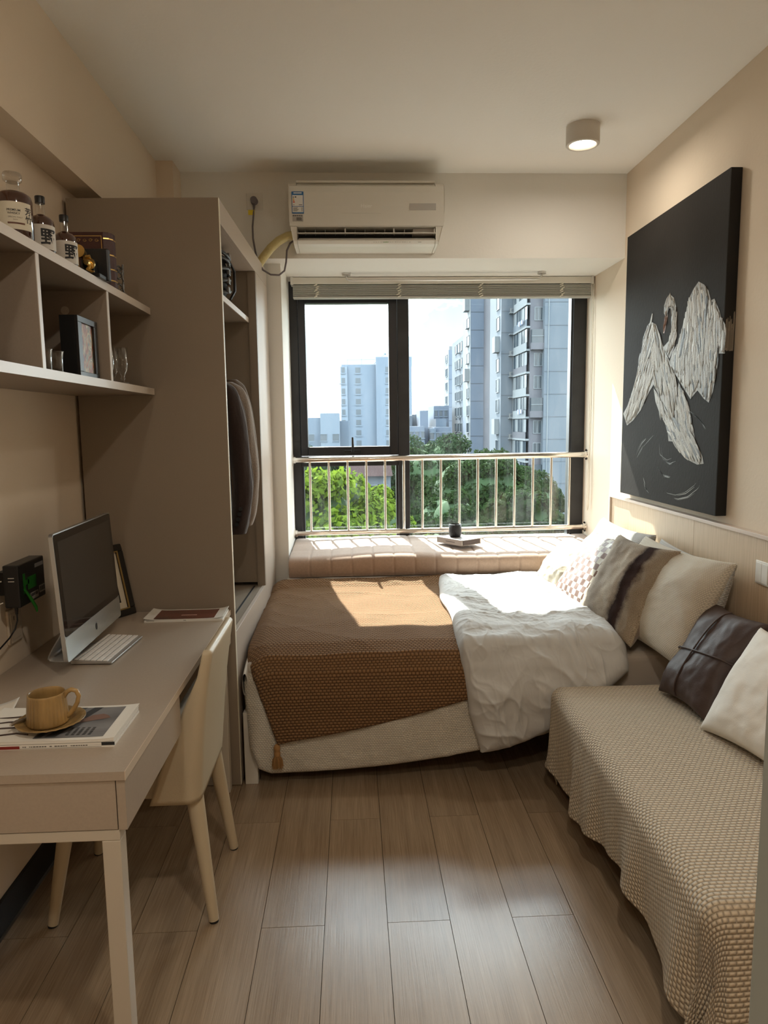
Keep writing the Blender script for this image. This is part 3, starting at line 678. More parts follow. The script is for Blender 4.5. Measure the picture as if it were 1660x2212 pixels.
MB().prism([(-0.60, 0.384), (-0.49, 0.384), (-0.50, 0.372), (-0.62, 0.378)], 'y', YC-0.17, YC+0.17).build('seat_base', M_chair, ch, bevel=0.003)
for (x, y, fx, fy) in ((-0.500, 2.045, -0.447, 1.999), (-0.500, 2.335, -0.448, 2.372), (-0.87, 2.05, -0.934, 2.009), (-0.87, 2.33, -0.925, 2.372)):
    mb = MB(); mb.tube([(x+(fx-x)*t, y+(fy-y)*t, 0.40*(1-t)+0.006*t) for t in (0, 0.3, 0.7, 1.0)], [0.027, 0.0235, 0.0185, 0.0155], 20)
    lg = mb.build('leg', M_chair, ch); MB().cyl((fx, fy, 0.006), (fx, fy, 0), 0.0145, n=16).build('foot_pad', M_blk, lg)

# ------------------------------------------------------------------ all-in-one computer
M_alu = mat('brushed_aluminium', (0.50, 0.50, 0.50), 0.32, metal=0.85)
M_scr = mat('screen_glass', (0.012, 0.011, 0.010), 0.06, spec=0.8)
M_scr2 = mat('screen_panel', (0.035, 0.031, 0.027), 0.10, spec=0.8)
pcx = Vector((-0.895, 2.40, 0)); pa = math.atan2(0.02, 0.56)     # screen plane runs along +y
cpu = empty('desktop_computer', (-0.868, 2.31, DZ), 0.030); tag(cpu, 'silver all-in-one computer with black glass screen on the desk', 'computer')
# local: +x = screen facing, y along width
W2 = 0.264; ZB, ZT = 0.052, 0.436; TL = 0.0
def leanx(z): return -0.020*(z-ZB)/(ZT-ZB)+0.010
def slab(y0, y1, z0, z1, d0, d1, nm, m, r=0.012, par=cpu):
    pts = []
    for (cy, cz, a0) in ((y1-r, z1-r, 0), (y0+r, z1-r, 90), (y0+r, z0+r, 180), (y1-r, z0+r, 270)):
        for k in range(6):
            a = math.radians(a0+k*18); pts.append((cy+r*math.cos(a), cz+r*math.sin(a)))
    n = len(pts); vs = [(d0+leanx(z), y, z) for y, z in pts]+[(d1+leanx(z), y, z) for y, z in pts]
    return MB().add(vs, [tuple(range(n-1, -1, -1)), tuple(range(n, 2*n))]).add(vs, [(i, (i+1) % n, n+(i+1) % n, n+i) for i in range(n)]).build(nm, m, par)
slab(-W2, W2, ZB, ZT, -0.012, 0.0, 'display_housing', M_alu)
CH = 0.075
slab(-W2+0.003, W2-0.003, ZB+CH, ZT-0.003, 0.0, 0.0015, 'screen_glass', M_scr, 0.010)
slab(-W2+0.026, W2-0.026, ZB+CH+0.022, ZT-0.026, 0.0015, 0.0018, 'display_panel', M_scr2, 0.001)
slab(-W2+0.0, W2-0.0, ZB, ZB+CH-0.001, 0.0, 0.0012, 'chin', mat('chin_aluminium', (0.58, 0.62, 0.62), 0.25, metal=0.8), 0.010)
# stand: bent plate
st = MB(); G = []
pr_ = [(-0.012, 0.17), (-0.035, 0.14), (-0.07, 0.09), (-0.098, 0.045), (-0.112, 0.02), (-0.115, 0.010), (-0.108, 0.003), (-0.09, 0.0), (0.03, 0.0)]
for wy in (-0.095, 0.095):
    G.append([(x+0.0, wy, z) for x, z in pr_])
st.grid(np.array(G)); st.build('stand', mat('stand_aluminium', (0.42, 0.42, 0.42), 0.45, metal=0.5), cpu, solid=0.005)
# apple shaped emblem on the chin
ap = MB(); zc = ZB+CH/2-0.002
def apple_outline():
    pts = []
    for k in range(48):
        a = 2*PI*k/48; r = 0.0105*(1-0.10*math.cos(2*a)+0.06*math.cos(4*a)); x = r*math.cos(a); y = r*math.sin(a)*1.02
        if y > 0: y -= 0.003*math.exp(-(x/0.003)**2)
        else: y += 0.0016*math.exp(-(x/0.0025)**2)
        d = math.hypot(x-0.0125, y-0.0015)
        if d < 0.0052: x = 0.0125-0.0052*(0.0125-x)/max(d, 1e-5); y = 0.0015+0.0052*(y-0.0015)/max(d, 1e-5)
        pts.append((x, y))
    return pts
pts = apple_outline(); n = len(pts)
vs = [(leanx(zc+y)+0.0016, -x*-1, zc+y) for x, y in pts]
ap.add([(leanx(zc)+0.0016, 0.0, zc)]+vs, [(0, 1+i, 1+(i+1) % n) for i in range(n)])
lf = [(0.0, 0.0105), (0.0012, 0.0145), (0.0042, 0.0165), (0.0030, 0.0125)]
ap.add([(leanx(zc+y)+0.0016, x, zc+y) for x, y in lf], [(0, 1, 2, 3)])
ap.build('emblem', M_blk, cpu)

# keyboard
kb = empty('keyboard', (-0.825, 2.315, DZ), math.radians(-3)); tag(kb, 'white aluminium keyboard lying before the computer', 'keyboard')
MB().prism([(0.065, 0.003), (0.065, 0.0085), (-0.065, 0.015), (-0.065, 0.003)], 'y', -0.140, 0.140).build('base', mat('keyboard_base', (0.36, 0.34, 0.32), 0.35, metal=0.3), kb, bevel=0.0015)
M_key = mat('key_white', (0.80, 0.77, 0.74), 0.5)
kshare = {}
rows = [([1]*14, 0.011), ([1]*13+[1.5], 0.0175), ([1.5]+[1]*13, 0.0175), ([1.8]+[1]*11+[1.8], 0.0175), ([2.3]+[1]*10+[2.3], 0.0175), ([1.1, 1.1, 1.1, 1.3, 5.2, 1.3, 1.1, 1, 1, 1], 0.0175)]
xk = -0.056
for wds, hgt in rows:
    tot = sum(wds); u_ = 0.272/tot; yk = -0.136
    for wv in wds:
        key = (round(wv*u_, 4), hgt)
        if key not in kshare:
            kw, kh = wv*u_-0.0026, hgt-0.0026
            o = MB().box((-kh/2, -kw/2, 0), (kh/2, kw/2, 0.0028)).build('key', M_key, kb, bevel=0.0006, seg=1); kshare[key] = o
        else:
            o = kshare[key].copy(); COL.objects.link(o); o.parent = kb
        xc_ = xk+hgt/2
        o.location = (xc_, yk+wv*u_/2, 0.0150-0.05*(xc_+0.065)+0.0002); o.rotation_euler = (0, 0.05, 0)
        yk += wv*u_
    xk += hgt+0.0018

# framed print leaning at the back of the desk
fr = empty('picture_frame', (-0.937, 2.715, DZ), 0); tag(fr, 'black and gold framed print leaning behind the computer', 'picture frame')
RF = Euler((math.radians(-14), 0, 0)).to_matrix() @ Matrix.Identity(3)
Rz = Matrix.Rotation(math.radians(58), 3, 'Z')
def fbx(a, b, nm, m, par=fr, **k):
    mb = MB().box(a, b); mb.v = [tuple(Rz @ (RF @ Vector(p))) for p in mb.v]; return mb.build(nm, m, par, **k)
M_bfr = mat('black_gold_frame', (0.012, 0.010, 0.008), 0.3)
FW, FH = 0.10, 0.285
fbx((-FW, -0.010, 0), (FW, 0.012, 0.028), 'frame_side', M_bfr, bevel=0.003); fbx((-FW, -0.010, FH-0.028), (FW, 0.012, FH), 'frame_side', M_bfr, bevel=0.003)
fbx((-FW, -0.010, 0.028), (-FW+0.028, 0.012, FH-0.028), 'frame_side', M_bfr, bevel=0.003); fbx((FW-0.028, -0.010, 0.028), (FW, 0.012, FH-0.028), 'frame_side', M_bfr, bevel=0.003)
M_gold = mat('old_gold', (0.35, 0.24, 0.09), 0.4, metal=0.8)
for a, b in (((-FW+0.026, -0.011, 0.026), (FW-0.026, -0.006, 0.031)), ((-FW+0.026, -0.011, FH-0.031), (FW-0.026, -0.006, FH-0.026)), ((-FW+0.026, -0.011, 0.03), (-FW+0.031, -0.006, FH-0.03)), ((FW-0.031, -0.011, 0.03), (FW-0.026, -0.006, FH-0.03))): fbx(a, b, 'gold_trim', M_gold)
fbx((-FW+0.03, 0.0, 0.03), (FW-0.03, 0.004, FH-0.03), 'mount', mat('cream_mount', (0.66, 0.60, 0.48), 0.7))
fbx((-0.045, -0.002, 0.055), (0.045, 0.0, FH-0.055), 'print_border', M_bfr); fbx((-0.038, -0.0035, 0.062), (0.038, -0.002, FH-0.062), 'print', mat('brown_gold_print', (0.30, 0.22, 0.12), 0.6, noise=(60, 0.7)))

# magazines
def magazine(loc, rz, w, d, label, nsheet, cover, curl=0.0, thick=0.012, nm='magazine', extra=None, pagem=None):
    """spine on -y side; w along x, d along y; pages as thin curled layers"""
    r0 = empty(nm, loc, rz); tag(r0, label, 'magazine')
    def sheet(z0, z1, inset, name, m, cu):
        nu = 24; top = []; 
        for i in range(nu):
            x = -w/2+inset+(w-2*inset)*i/(nu-1)
            e = abs(x)/(w/2)
            top.append((x, cu*(e**6 if x > 0 else 0.8*e**6)))
        mb = MB()
        poly = [(x, z1+c) for x, c in top]+[(x, z0+c*0.8) for x, c in reversed(top)]
        n = len(poly)
        vs = [(x, -d/2, z) for x, z in poly]+[(x, d/2-inset, z+(cu*0.15)) for x, z in poly]
        mb.add(vs, [tuple(range(n-1, -1, -1))[::-1], tuple(range(n, 2*n))[::-1]]+[(n+i, n+(i+1) % n, (i+1) % n, i) for i in range(n)])
        return mb.build(name, m, r0)
    for k in range(nsheet):
        z0 = thick*k/nsheet; z1 = thick*(k+1)/nsheet-0.0004
        sheet(z0, z1, 0.0015+0.001*(k % 2), 'page_block', pagem or M_paper, curl*(k/max(1, nsheet-1)))
    sheet(thick, thick+0.0008, 0.0, 'cover', M_paper, curl)
    globals()['CUR_D'] = d; cover(r0, w, d, thick+0.0008, curl)
    return r0
def patch(par, name, m, x0, x1, y0, y1, z, w, curl, nu=20, dz=0.0004):
    G = np.zeros((nu, 2, 3))
    for i in range(nu):
        x = x0+(x1-x0)*i/(nu-1); e = abs(x)/(w/2); c = curl*(e**6 if x > 0 else 0.8*e**6)
        G[i, 0] = (x, y0, z+c+dz+curl*0.15*(y0+CUR_D/2)/CUR_D); G[i, 1] = (x, y1, z+c+dz+curl*0.15*(y1+CUR_D/2)/CUR_D)
    return MB().grid(G).build(name, m, par)
M_red = mat('dark_red_photo', (0.14, 0.028, 0.018), 0.22, coat=0.5, noise=(7, 0.65, (0.6, 4, 1)))
def cov2(r0, w, d, z, curl):
    patch(r0, 'cover_photo', M_red, -w/2+0.035, w/2-0.035, -d/2+0.006, d/2-0.012, z, w, curl)
    patch(r0, 'cover_line', mat('pale_pink_print', (0.65, 0.45, 0.38), 0.4), -0.02, 0.04, -0.02, -0.012, z+0.0004, w, curl)
    MB().box((-w/2+0.01, -d/2-0.0003, 0.004), (-w/2+0.04, -d/2, 0.0065)).box((0.0, -d/2-0.0003, 0.004), (0.01, -d/2, 0.0065)).build('spine_print', mat('grey_print', (0.25, 0.24, 0.22), 0.6), r0)
magazine((-0.658, 2.725, DZ), math.radians(0.5), 0.30, 0.145, 'magazine with dark red photo cover at the far end of the desk', 1, cov2, 0.010, 0.008)

M_ph = mat('grey_photo', (0.20, 0.20, 0.205), 0.3, noise=(5, 0.45, (1, 3, 1)))
M_dk = mat('dark_photo', (0.05, 0.05, 0.052), 0.35)
def cov1(r0, w, d, z, curl):
    patch(r0, 'cover_photo', M_ph, -0.02, w/2-0.03, -d/2+0.012, d/2-0.012, z, w, curl)
    # shadowy band, hands motif and grey title block as printed areas
    mb = MB(); q = z+0.0012
    mb.add([(0.005, -0.083, q), (0.030, -0.083, q), (0.085, 0.088, q), (0.062, 0.088, q)], [(0, 1, 2, 3)]); mb.add([(-0.018, -0.083, q), (-0.003, -0.083, q), (0.045, 0.088, q), (0.02, 0.088, q)], [(0, 1, 2, 3)])
    mb.build('cover_print_dark', M_dk, r0)
    mb = MB(); mb.add([(0.045, -0.01, q+0.0003), (0.125, 0.02, q+0.0003), (0.115, 0.035, q+0.0003), (0.10, 0.045, q+0.0003), (0.075, 0.038, q+0.0003), (0.055, 0.012, q+0.0003)], [(0, 1, 2, 3, 4, 5)]); mb.build('cover_print_hands', mat('muted_skin_print', (0.22, 0.13, 0.10), 0.5), r0)
    mb = MB()
    for i in range(5):
        for k in range(7): mb.box((0.050+i*0.013, -0.075+k*0.0062, q), (0.057+i*0.013, -0.0718+k*0.0062-0.001*(k % 2), q+0.0002))
    mb.build('cover_title_print', M_dk, r0)
    mb = MB(); q = z+0.0009
    for i in range(4):
        y = -0.07+i*0.035; mb.tube([(-0.155, y, q), (-0.12, y+0.01*math.sin(i), q+0.0008), (-0.07, y+0.012, q+0.0008), (-0.04, y+0.004, q)], 0.0022, 5)
    mb.build('cover_print_curves', mat('dark_brown_print', (0.05, 0.03, 0.025), 0.5), r0)
mg = magazine((-0.740, 1.690, DZ), math.radians(0.2), 0.345, 0.200, 'white magazine with grey photo cover under the mug, lowest on the desk', 3, cov1, 0.0035, 0.019)
MB().box((0.1725-0.030, -0.1004, 0.0045), (0.1727, -0.100, 0.0125)).build('spine_block', M_print, mg)
MB().box((-0.1727, -0.1004, 0.0015), (-0.045, -0.100, 0.0085)).build('spine_red', mat('spine_red', (0.22, 0.02, 0.015), 0.5), mg)
MB().box((-0.045, -0.1004, 0.0015), (0.1425, -0.100, 0.0022)).box((-0.173, -0.1003, 0.0118), (0.173, -0.100, 0.0124)).build('spine_gap', mat('grey_gap', (0.2, 0.19, 0.17), 0.7), mg)
mb = MB(); random.seed(3); x = -0.038
while x < 0.11:
    l_ = random.uniform(0.002, 0.006)
    if random.random() > 0.15: mb.box((x, -0.1006, 0.0048), (x+l_, -0.1001, 0.0072))
    x += l_+0.0015
mb.build('spine_print', mat('spine_grey_print', (0.16, 0.15, 0.14), 0.6), mg)

# mug, saucer and spoon
M_mug = mat('ochre_glaze', (0.30, 0.19, 0.072), 0.28, noise=(30, 0.35, (1, 1, 0.25)), coat=0.3)
MZ = DZ+0.0215
MXc, MYc = -0.7535, 1.676
sc_ = empty('saucer', (MXc+0.008, MYc-0.002, MZ)); tag(sc_, 'ochre fluted saucer on the magazine beneath the mug', 'saucer')
n = 72; prof = [(0.0, 0.002), (0.026, 0.002), (0.030, 0.0), (0.034, 0.0), (0.045, 0.003), (0.066, 0.010), (0.0785, 0.0145), (0.0795, 0.0165), (0.078, 0.0175), (0.066, 0.0135), (0.055, 0.0095), (0.050, 0.0065), (0.030, 0.0055), (0.0, 0.0055)]
vs = []
for (r, z) in prof:
    for i in range(n):
        t = 2*PI*i/n; dz = (0.0010*abs(math.sin(t*24)) if r > 0.052 and z > 0.009 else 0)
        vs.append((r*math.cos(t), r*math.sin(t), z+dz))
MB().add(vs, [(k*n+i, k*n+(i+1) % n, (k+1)*n+(i+1) % n, (k+1)*n+i) for k in range(len(prof)-1) for i in range(n)], True).build('plate', M_mug, sc_, weld=True)
mgz = empty('mug', (MXc, MYc, MZ+0.0055)); tag(mgz, 'ochre ribbed ceramic mug on its saucer', 'mug')
mb = MB(); n = 96
prof = [(0.0, 0.0), (0.042, 0.0), (0.0475, 0.003), (0.0485, 0.008), (0.0470, 0.030), (0.0450, 0.055), (0.0428, 0.072), (0.0423, 0.0765), (0.0410, 0.0775), (0.0396, 0.076), (0.0400, 0.060), (0.0425, 0.020), (0.038, 0.008), (0.0, 0.007)]
vs = []
for k, (r, z) in enumerate(prof):
    for i in range(n):
        t = 2*PI*i/n; rb = 0.0030*abs(math.cos(t*15))**6*(1 if 3 <= k <= 6 else 0)*(1.0 if k < 6 else 0.4)
        vs.append(((r-rb)*math.cos(t), (r-rb)*math.sin(t), z))
mb.add(vs, [(k*n+i, k*n+(i+1) % n, (k+1)*n+(i+1) % n, (k+1)*n+i) for k in range(len(prof)-1) for i in range(n)], True).build('cup_body', M_mug, mgz, weld=True)
ha = math.radians(8)
hp = [(0.038, 0.062), (0.047, 0.075), (0.058, 0.080), (0.069, 0.076), (0.074, 0.062), (0.070, 0.046), (0.061, 0.031), (0.052, 0.020), (0.045, 0.015)]
MB().tube([(r*math.cos(ha), r*math.sin(ha), z) for r, z in hp], [0.0065, 0.006, 0.0056, 0.0056, 0.0056, 0.0056, 0.0056, 0.006, 0.0065], 14).build('handle', M_mug, mgz)
sp = empty('teaspoon', (MXc-0.058, MYc-0.012, MZ+0.0155)); tag(sp, 'small steel teaspoon resting on the saucer left of the mug', 'spoon')
MB().tube([(0.008, 0.02, 0.003), (0, 0, 0.0015), (-0.006, -0.012, 0.003), (-0.012, -0.03, 0.004)], [0.0025, 0.006, 0.0065, 0.003], 10).build('bowl', M_chrome, sp)
MB().tube([(0.008, 0.02, 0.003), (0.014, 0.045, 0.006)], 0.0018, 8).build('spoon_handle', M_chrome, sp)

# second magazine / leaflet edge at the far left
lf_ = empty('open_leaflet', (-0.948, 1.735, DZ), math.radians(12)); tag(lf_, 'curled white leaflet at the left edge beside the mug', 'leaflet')
G = np.zeros((20, 12, 3))
for i in range(20):
    for j in range(12):
        x = -0.07+0.14*i/19; y = -0.10+0.20*j/11
        G[i, j] = (x, y, 0.003+0.012*max(0, (x+0.02)/0.07)**2*(0.4+0.6*j/11)+0.006*(j/11)**2)
MB().grid(G).build('sheet', M_paper, lf_, solid=0.0006)
MB().box((-0.06, -0.09, 0.004), (-0.045, 0.08, 0.0046)).build('sheet_print', M_print, lf_)

# router box on the wall
rt = empty('router_box'); tag(rt, 'black network box with green tape mounted on the left wall', 'router')
MB().box((-1.045, 2.098, 0.968), (-0.998, 2.272, 1.097)).build('case', M_blk, rt, bevel=0.004)
MB().box((-1.08, 2.13, 1.0), (-1.045, 2.25, 1.07)).build('bracket', M_blk, rt)
M_grn = mat('green_tape', (0.012, 0.16, 0.012), 0.6)
X_ = -0.9978
MB().box((X_, 2.123, 1.005), (X_+0.0008, 2.136, 1.066)).box((X_, 2.136, 1.030), (X_+0.0008, 2.16, 1.044)).box((X_, 2.152, 1.012), (X_+0.0008, 2.208, 1.050)).build('green_label', M_grn, rt)
MB().tube([(X_+0.004, 2.120, 1.02), (X_+0.010, 2.140, 0.99), (X_+0.016, 2.160, 0.955), (X_+0.016, 2.165, 0.94)], [0.004, 0.005, 0.005, 0.003], 6).build('green_tag', M_grn, rt)
MB().box((X_, 2.205, 1.070), (X_+0.0008, 2.262, 1.082)).build('badge', mat('grey_badge', (0.25, 0.24, 0.23), 0.5), rt)
mb = MB().box((X_, 2.165, 0.976), (X_+0.0006, 2.218, 0.998)).box((X_, 2.226, 0.985), (X_+0.0006, 2.268, 1.008)).build('white_sticker', mat('sticker_grey', (0.40, 0.37, 0.33), 0.6), rt)
b2 = MB()
for i in range(5): b2.box((X_+0.0006, 2.169+i*0.009, 0.986), (X_+0.0010, 2.175+i*0.009, 0.995))
for i in range(6): b2.box((X_+0.0006, 2.230+i*0.006, 0.990), (X_+0.0010, 2.233+i*0.006, 1.004))
b2.build('sticker_print', M_print, mb)
MB().box((-1.030, 2.0975, 1.058), (-1.012, 2.0982, 1.060)).box((-1.030, 2.0975, 1.048), (-1.012, 2.0982, 1.050)).build('port_mark', M_plast, rt)
wc = empty('adapter_cable'); tag(wc, 'thin black cable hanging from the network box towards the desk', 'cable')
MB().tube([(-1.02, 2.115, 0.968), (-1.02, 2.115, 0.945)], [0.006, 0.004], 8).tube([(-1.02, 2.115, 0.948), (-1.022, 2.12, 0.925), (-1.028, 2.115, 0.90), (-1.034, 2.09, 0.88), (-1.04, 2.04, 0.862), (-1.045, 1.98, 0.850), (-1.05, 1.9, 0.835), (-1.055, 1.8, 0.80)], 0.0025, 6).build('cable', M_blk, wc)
MB().tube([(-1.0795, 2.03, 1.042), (-1.072, 2.09, 1.045), (-1.05, 2.10, 1.05)], 0.0018, 6).build('white_wire', M_plast, wc)
MB().tube([(-1.0795, 2.03, 0.982), (-1.072, 2.08, 0.975), (-1.05, 2.10, 0.985)], 0.0018, 6).build('white_wire', M_plast, wc)
so = empty('wall_socket'); tag(so, 'beige socket plate on the left wall below the network box', 'socket')
MB().box((-1.08, 2.165, 0.832), (-1.071, 2.252, 0.942)).build('plate', mat('cream_plate', (0.60, 0.52, 0.42), 0.4), so, bevel=0.003)
MB().box((-1.071, 2.178, 0.845), (-1.0695, 2.239, 0.929)).build('insert', mat('cream_insert', (0.58, 0.50, 0.40), 0.35), so, bevel=0.001)
for y in (2.195, 2.215): MB().box((-1.0695, y, 0.905), (-1.0693, y+0.004, 0.918)).build('slot', M_blk, so)

# ------------------------------------------------------------------ things on the wall shelf
M_amber = mat('amber_whisky', (0.040, 0.009, 0.004), 0.08, spec=0.8, coat=0.6)
def thin_glass():
    m = bpy.data.materials.new('clear_thin_glass'); m.use_nodes = True; t = m.node_tree; t.nodes.clear()
    tr = N(t, 'ShaderNodeBsdfTransparent'); tr.inputs[0].default_value = (0.90, 0.89, 0.87, 1); gl = N(t, 'ShaderNodeBsdfGlossy'); gl.inputs['Roughness'].default_value = 0.03
    lw = N(t, 'ShaderNodeLayerWeight'); lw.inputs[0].default_value = 0.35; mr_ = N(t, 'ShaderNodeMapRange'); mr_.inputs[3].default_value = 0.06; mr_.inputs[4].default_value = 0.55
    mx_ = N(t, 'ShaderNodeMixShader'); o = N(t, 'ShaderNodeOutputMaterial'); t.links.new(lw.outputs['Facing'], mr_.inputs[0]); t.links.new(mr_.outputs[0], mx_.inputs[0])
    t.links.new(tr.outputs[0], mx_.inputs[1]); t.links.new(gl.outputs[0], mx_.inputs[2]); t.links.new(mx_.outputs[0], o.inputs[0]); return m
M_gl = thin_glass()
M_label = mat('cream_label', (0.62, 0.58, 0.47), 0.7); M_labw = mat('white_label', (0.62, 0.60, 0.56), 0.7)
ZT_ = 1.955
def cylpatch(name, m, par, c, r, a0, a1, z0, z1, n=24):
    G = np.zeros((n, 2, 3))
    for i in range(n):
        a = a0+(a1-a0)*i/(n-1)
        G[i, 0] = (c[0]+r*math.cos(a), c[1]+r*math.sin(a), z0); G[i, 1] = (c[0]+r*math.cos(a), c[1]+r*math.sin(a), z1)
    return MB().grid(G).build(name, m, par)
b1 = empty('whisky_bottle', (-0.815, 1.835, ZT_)); tag(b1, 'broad amber whisky bottle with glass stopper and cream label, leftmost on the shelf', 'bottle')
MB().lathe((0, 0, 0), [(0.036, 0.0), (0.041, 0.004), (0.041, 0.098), (0.038, 0.108), (0.030, 0.114), (0.018, 0.118)], 48).build('bottle_body', M_amber, b1)
MB().lathe((0, 0, 0), [(0.0165, 0.117), (0.0145, 0.122), (0.0145, 0.138), (0.0165, 0.140)], 32).build('neck', M_gl, b1)
MB().lathe((0, 0, 0), [(0.0145, 0.140), (0.0205, 0.143), (0.0215, 0.148), (0.0215, 0.158), (0.0190, 0.162), (0.0, 0.163)], 32).build('stopper', M_gl, b1)
cylpatch('label', M_label, b1, (0, 0, 0), 0.0415, -2.05, -0.12, 0.022, 0.086)
fn1 = lambda a0, zz: (lambda x, y: (0.0419*math.cos(a0+x/0.0419), 0.0419*math.sin(a0+x/0.0419), zz+y))
text_mesh('label_lettering', 'PREMIUM\nWHISKY', 0.0075, fn1(-1.20, 0.062), M_print, b1, bold=0.0001, cut=0.003)
text_mesh('label_lettering', 'SPECIAL MALT\nJapan', 0.0050, fn1(-1.12, 0.047), mat('label_fine_print', (0.2, 0.17, 0.13), 0.6), b1, cut=0.003)
text_mesh('label_lettering', '芳\n竹', 0.019, fn1(-0.36, 0.056), M_print, b1, bold=0.0003, cut=0.003)
cylpatch('label_band', mat('label_brown', (0.12, 0.05, 0.03), 0.6), b1, (0, 0, 0), 0.0418, -1.55, -0.62, 0.034, 0.038)
def small_bottle(x, y, label, hs):
    r0 = empty('whisky_bottle', (x, y, ZT_)); tag(r0, label, 'bottle', 'amber bottles on the wall shelf')
    MB().lathe((0, 0, 0), [(0.028, 0.0), (0.032, 0.003), (0.032, 0.078*hs), (0.030, 0.089*hs), (0.022, 0.098*hs), (0.0125, 0.102*hs), (0.011, 0.104*hs)], 40).build('bottle_body', M_amber, r0)
    MB().lathe((0, 0, 0), [(0.0112, 0.1035*hs), (0.0098, 0.135*hs)], 24).build('neck', M_gl, r0)
    MB().lathe((0, 0, 0), [(0.0122, 0.133*hs), (0.0125, 0.149*hs), (0.0115, 0.151*hs), (0.0, 0.1515*hs)], 28).build('cap', M_blk, r0)
    cylpatch('label', M_labw, r0, (0, 0, 0), 0.0324, -2.3, 0.35, 0.012, 0.074*hs)
    fn = lambda a0, zz: (lambda u, v: (0.0328*math.cos(a0+u/0.0328), 0.0328*math.sin(a0+u/0.0328), zz+v))
    text_mesh('label_lettering', '野', 0.046, fn(-0.62, 0.040*hs), M_print, r0, bold=0.0010, cut=0.003)
    return r0
small_bottle(-0.810, 1.975, 'taller amber bottle with black cap and white label, second on the shelf', 1.0)
small_bottle(-0.812, 2.135, 'shorter amber bottle with black cap and white label beside the brass camera', 0.985)
# book-shaped box
M_book = mat('maroon_leather', (0.055, 0.016, 0.012), 0.45, bump=(120, 0.0006)); M_brass = mat('brass', (0.62, 0.42, 0.14), 0.28, metal=1.0)
bk = empty('book_box', (-0.835, 2.43, ZT_), 0); tag(bk, 'maroon book-shaped box with gilt lines at the end of the shelf', 'book')
mb = MB()
sp_ = [(0.045, -0.035), (0.060, -0.028), (0.068, -0.012), (0.068, 0.012), (0.060, 0.028), (0.045, 0.035)]
mb.prism([(-0.075, -0.035)]+sp_+[(-0.075, 0.035)], 'z', 0, 0.172); mb.build('cover', M_book, bk, bevel=0.002)
for z in (0.02, 0.055, 0.10, 0.15):
    MB().prism([(0.045, -0.0355)]+[(a+0.001, b*1.02) for a, b in sp_[1:-1]]+[(0.045, 0.0355)], 'z', z, z+0.0035).build('gilt_band', M_brass, bk)
for a, b in (((-0.066, -0.0357, 0.158), (0.040, -0.035, 0.160)), ((0.038, -0.0357, 0.01), (0.040, -0.035, 0.158)), ((-0.066, -0.0357, 0.01), (-0.064, -0.035, 0.158))): MB().box(a, b).build('gilt_line', M_brass, bk)
mb = MB()
for k in range(5):
    cx_ = -0.052+k*0.019; mb.tube([(cx_+0.006*math.cos(t)*(1-t/14), -0.0355, 0.146+0.005*math.sin(t)*(1-t/14)*(1 if k % 2 else -1)) for t in np.linspace(0, 8, 22)], 0.0006, 4)
mb.build('gilt_scroll', M_brass, bk)
# brass vintage camera
vc = empty('vintage_camera', (-0.800, 2.295, ZT_), 0); tag(vc, 'small black and brass vintage camera ornament before the maroon book box', 'ornament')
MB().box((-0.030, 0.006, 0), (0.052, 0.030, 0.098)).build('case', M_blk, vc, bevel=0.004)
MB().box((-0.025, -0.055, 0), (0.045, 0.006, 0.012)).build('bed_plate', M_blk, vc, bevel=0.002)
MB().box((-0.018, -0.030, 0.012), (0.020, 0.006, 0.060)).box((-0.012, -0.05, 0.012), (0.014, -0.03, 0.052)).build('bellows', M_blk, vc, bevel=0.003)
MB().cyl((-0.015, -0.020, 0.074), (-0.015, -0.056, 0.076), 0.013, 0.019, 24).build('viewer_horn', M_brass, vc)
MB().cyl((0.012, -0.048, 0.040), (0.012, -0.072, 0.040), 0.011, 0.008, 24).cyl((0.012, -0.044, 0.040), (0.012, -0.050, 0.040), 0.018, n=24).build('lens', M_brass, vc)
for x in (-0.022, -0.006): MB().box((x, -0.045, 0.012), (x+0.004, -0.040, 0.062)).build('standard', M_brass, vc)
MB().tube([(0.005, -0.052, 0.05), (0.018, -0.056, 0.035), (0.012, -0.06, 0.02), (0.026, -0.068, 0.012), (0.034, -0.07, 0.013)], [0.004, 0.005, 0.006, 0.004, 0.002], 8).build('scroll_foot', M_brass, vc)
MB().cyl((0.004, -0.05, 0.058), (0.018, -0.05, 0.06), 0.006, n=12).build('knob', M_brass, vc)
# metal curl ornament
orn = empty('metal_ornament', (-0.782, 2.53, ZT_)); tag(orn, 'small pewter curled ornament right of the maroon book box', 'ornament')
M_pew = mat('pewter', (0.20, 0.20, 0.20), 0.35, metal=0.9)
for k, (z, y) in enumerate(((0.022, 0.0), (0.062, 0.0), (0.086, 0.002))):
    rr = (0.020, 0.021, 0.013)[k]
    mb = MB(); mb.tube([(0.010*math.sin(t*0.5), y+rr*math.cos(t)*(1-t/22), z+rr*math.sin(t)*(1-t/22)) for t in np.linspace(0, 13, 44)], 0.0032, 8); mb.build('curl', M_pew, orn)
MB().box((-0.008, -0.02, 0), (0.012, 0.02, 0.006)).build('base', M_pew, orn, bevel=0.002)

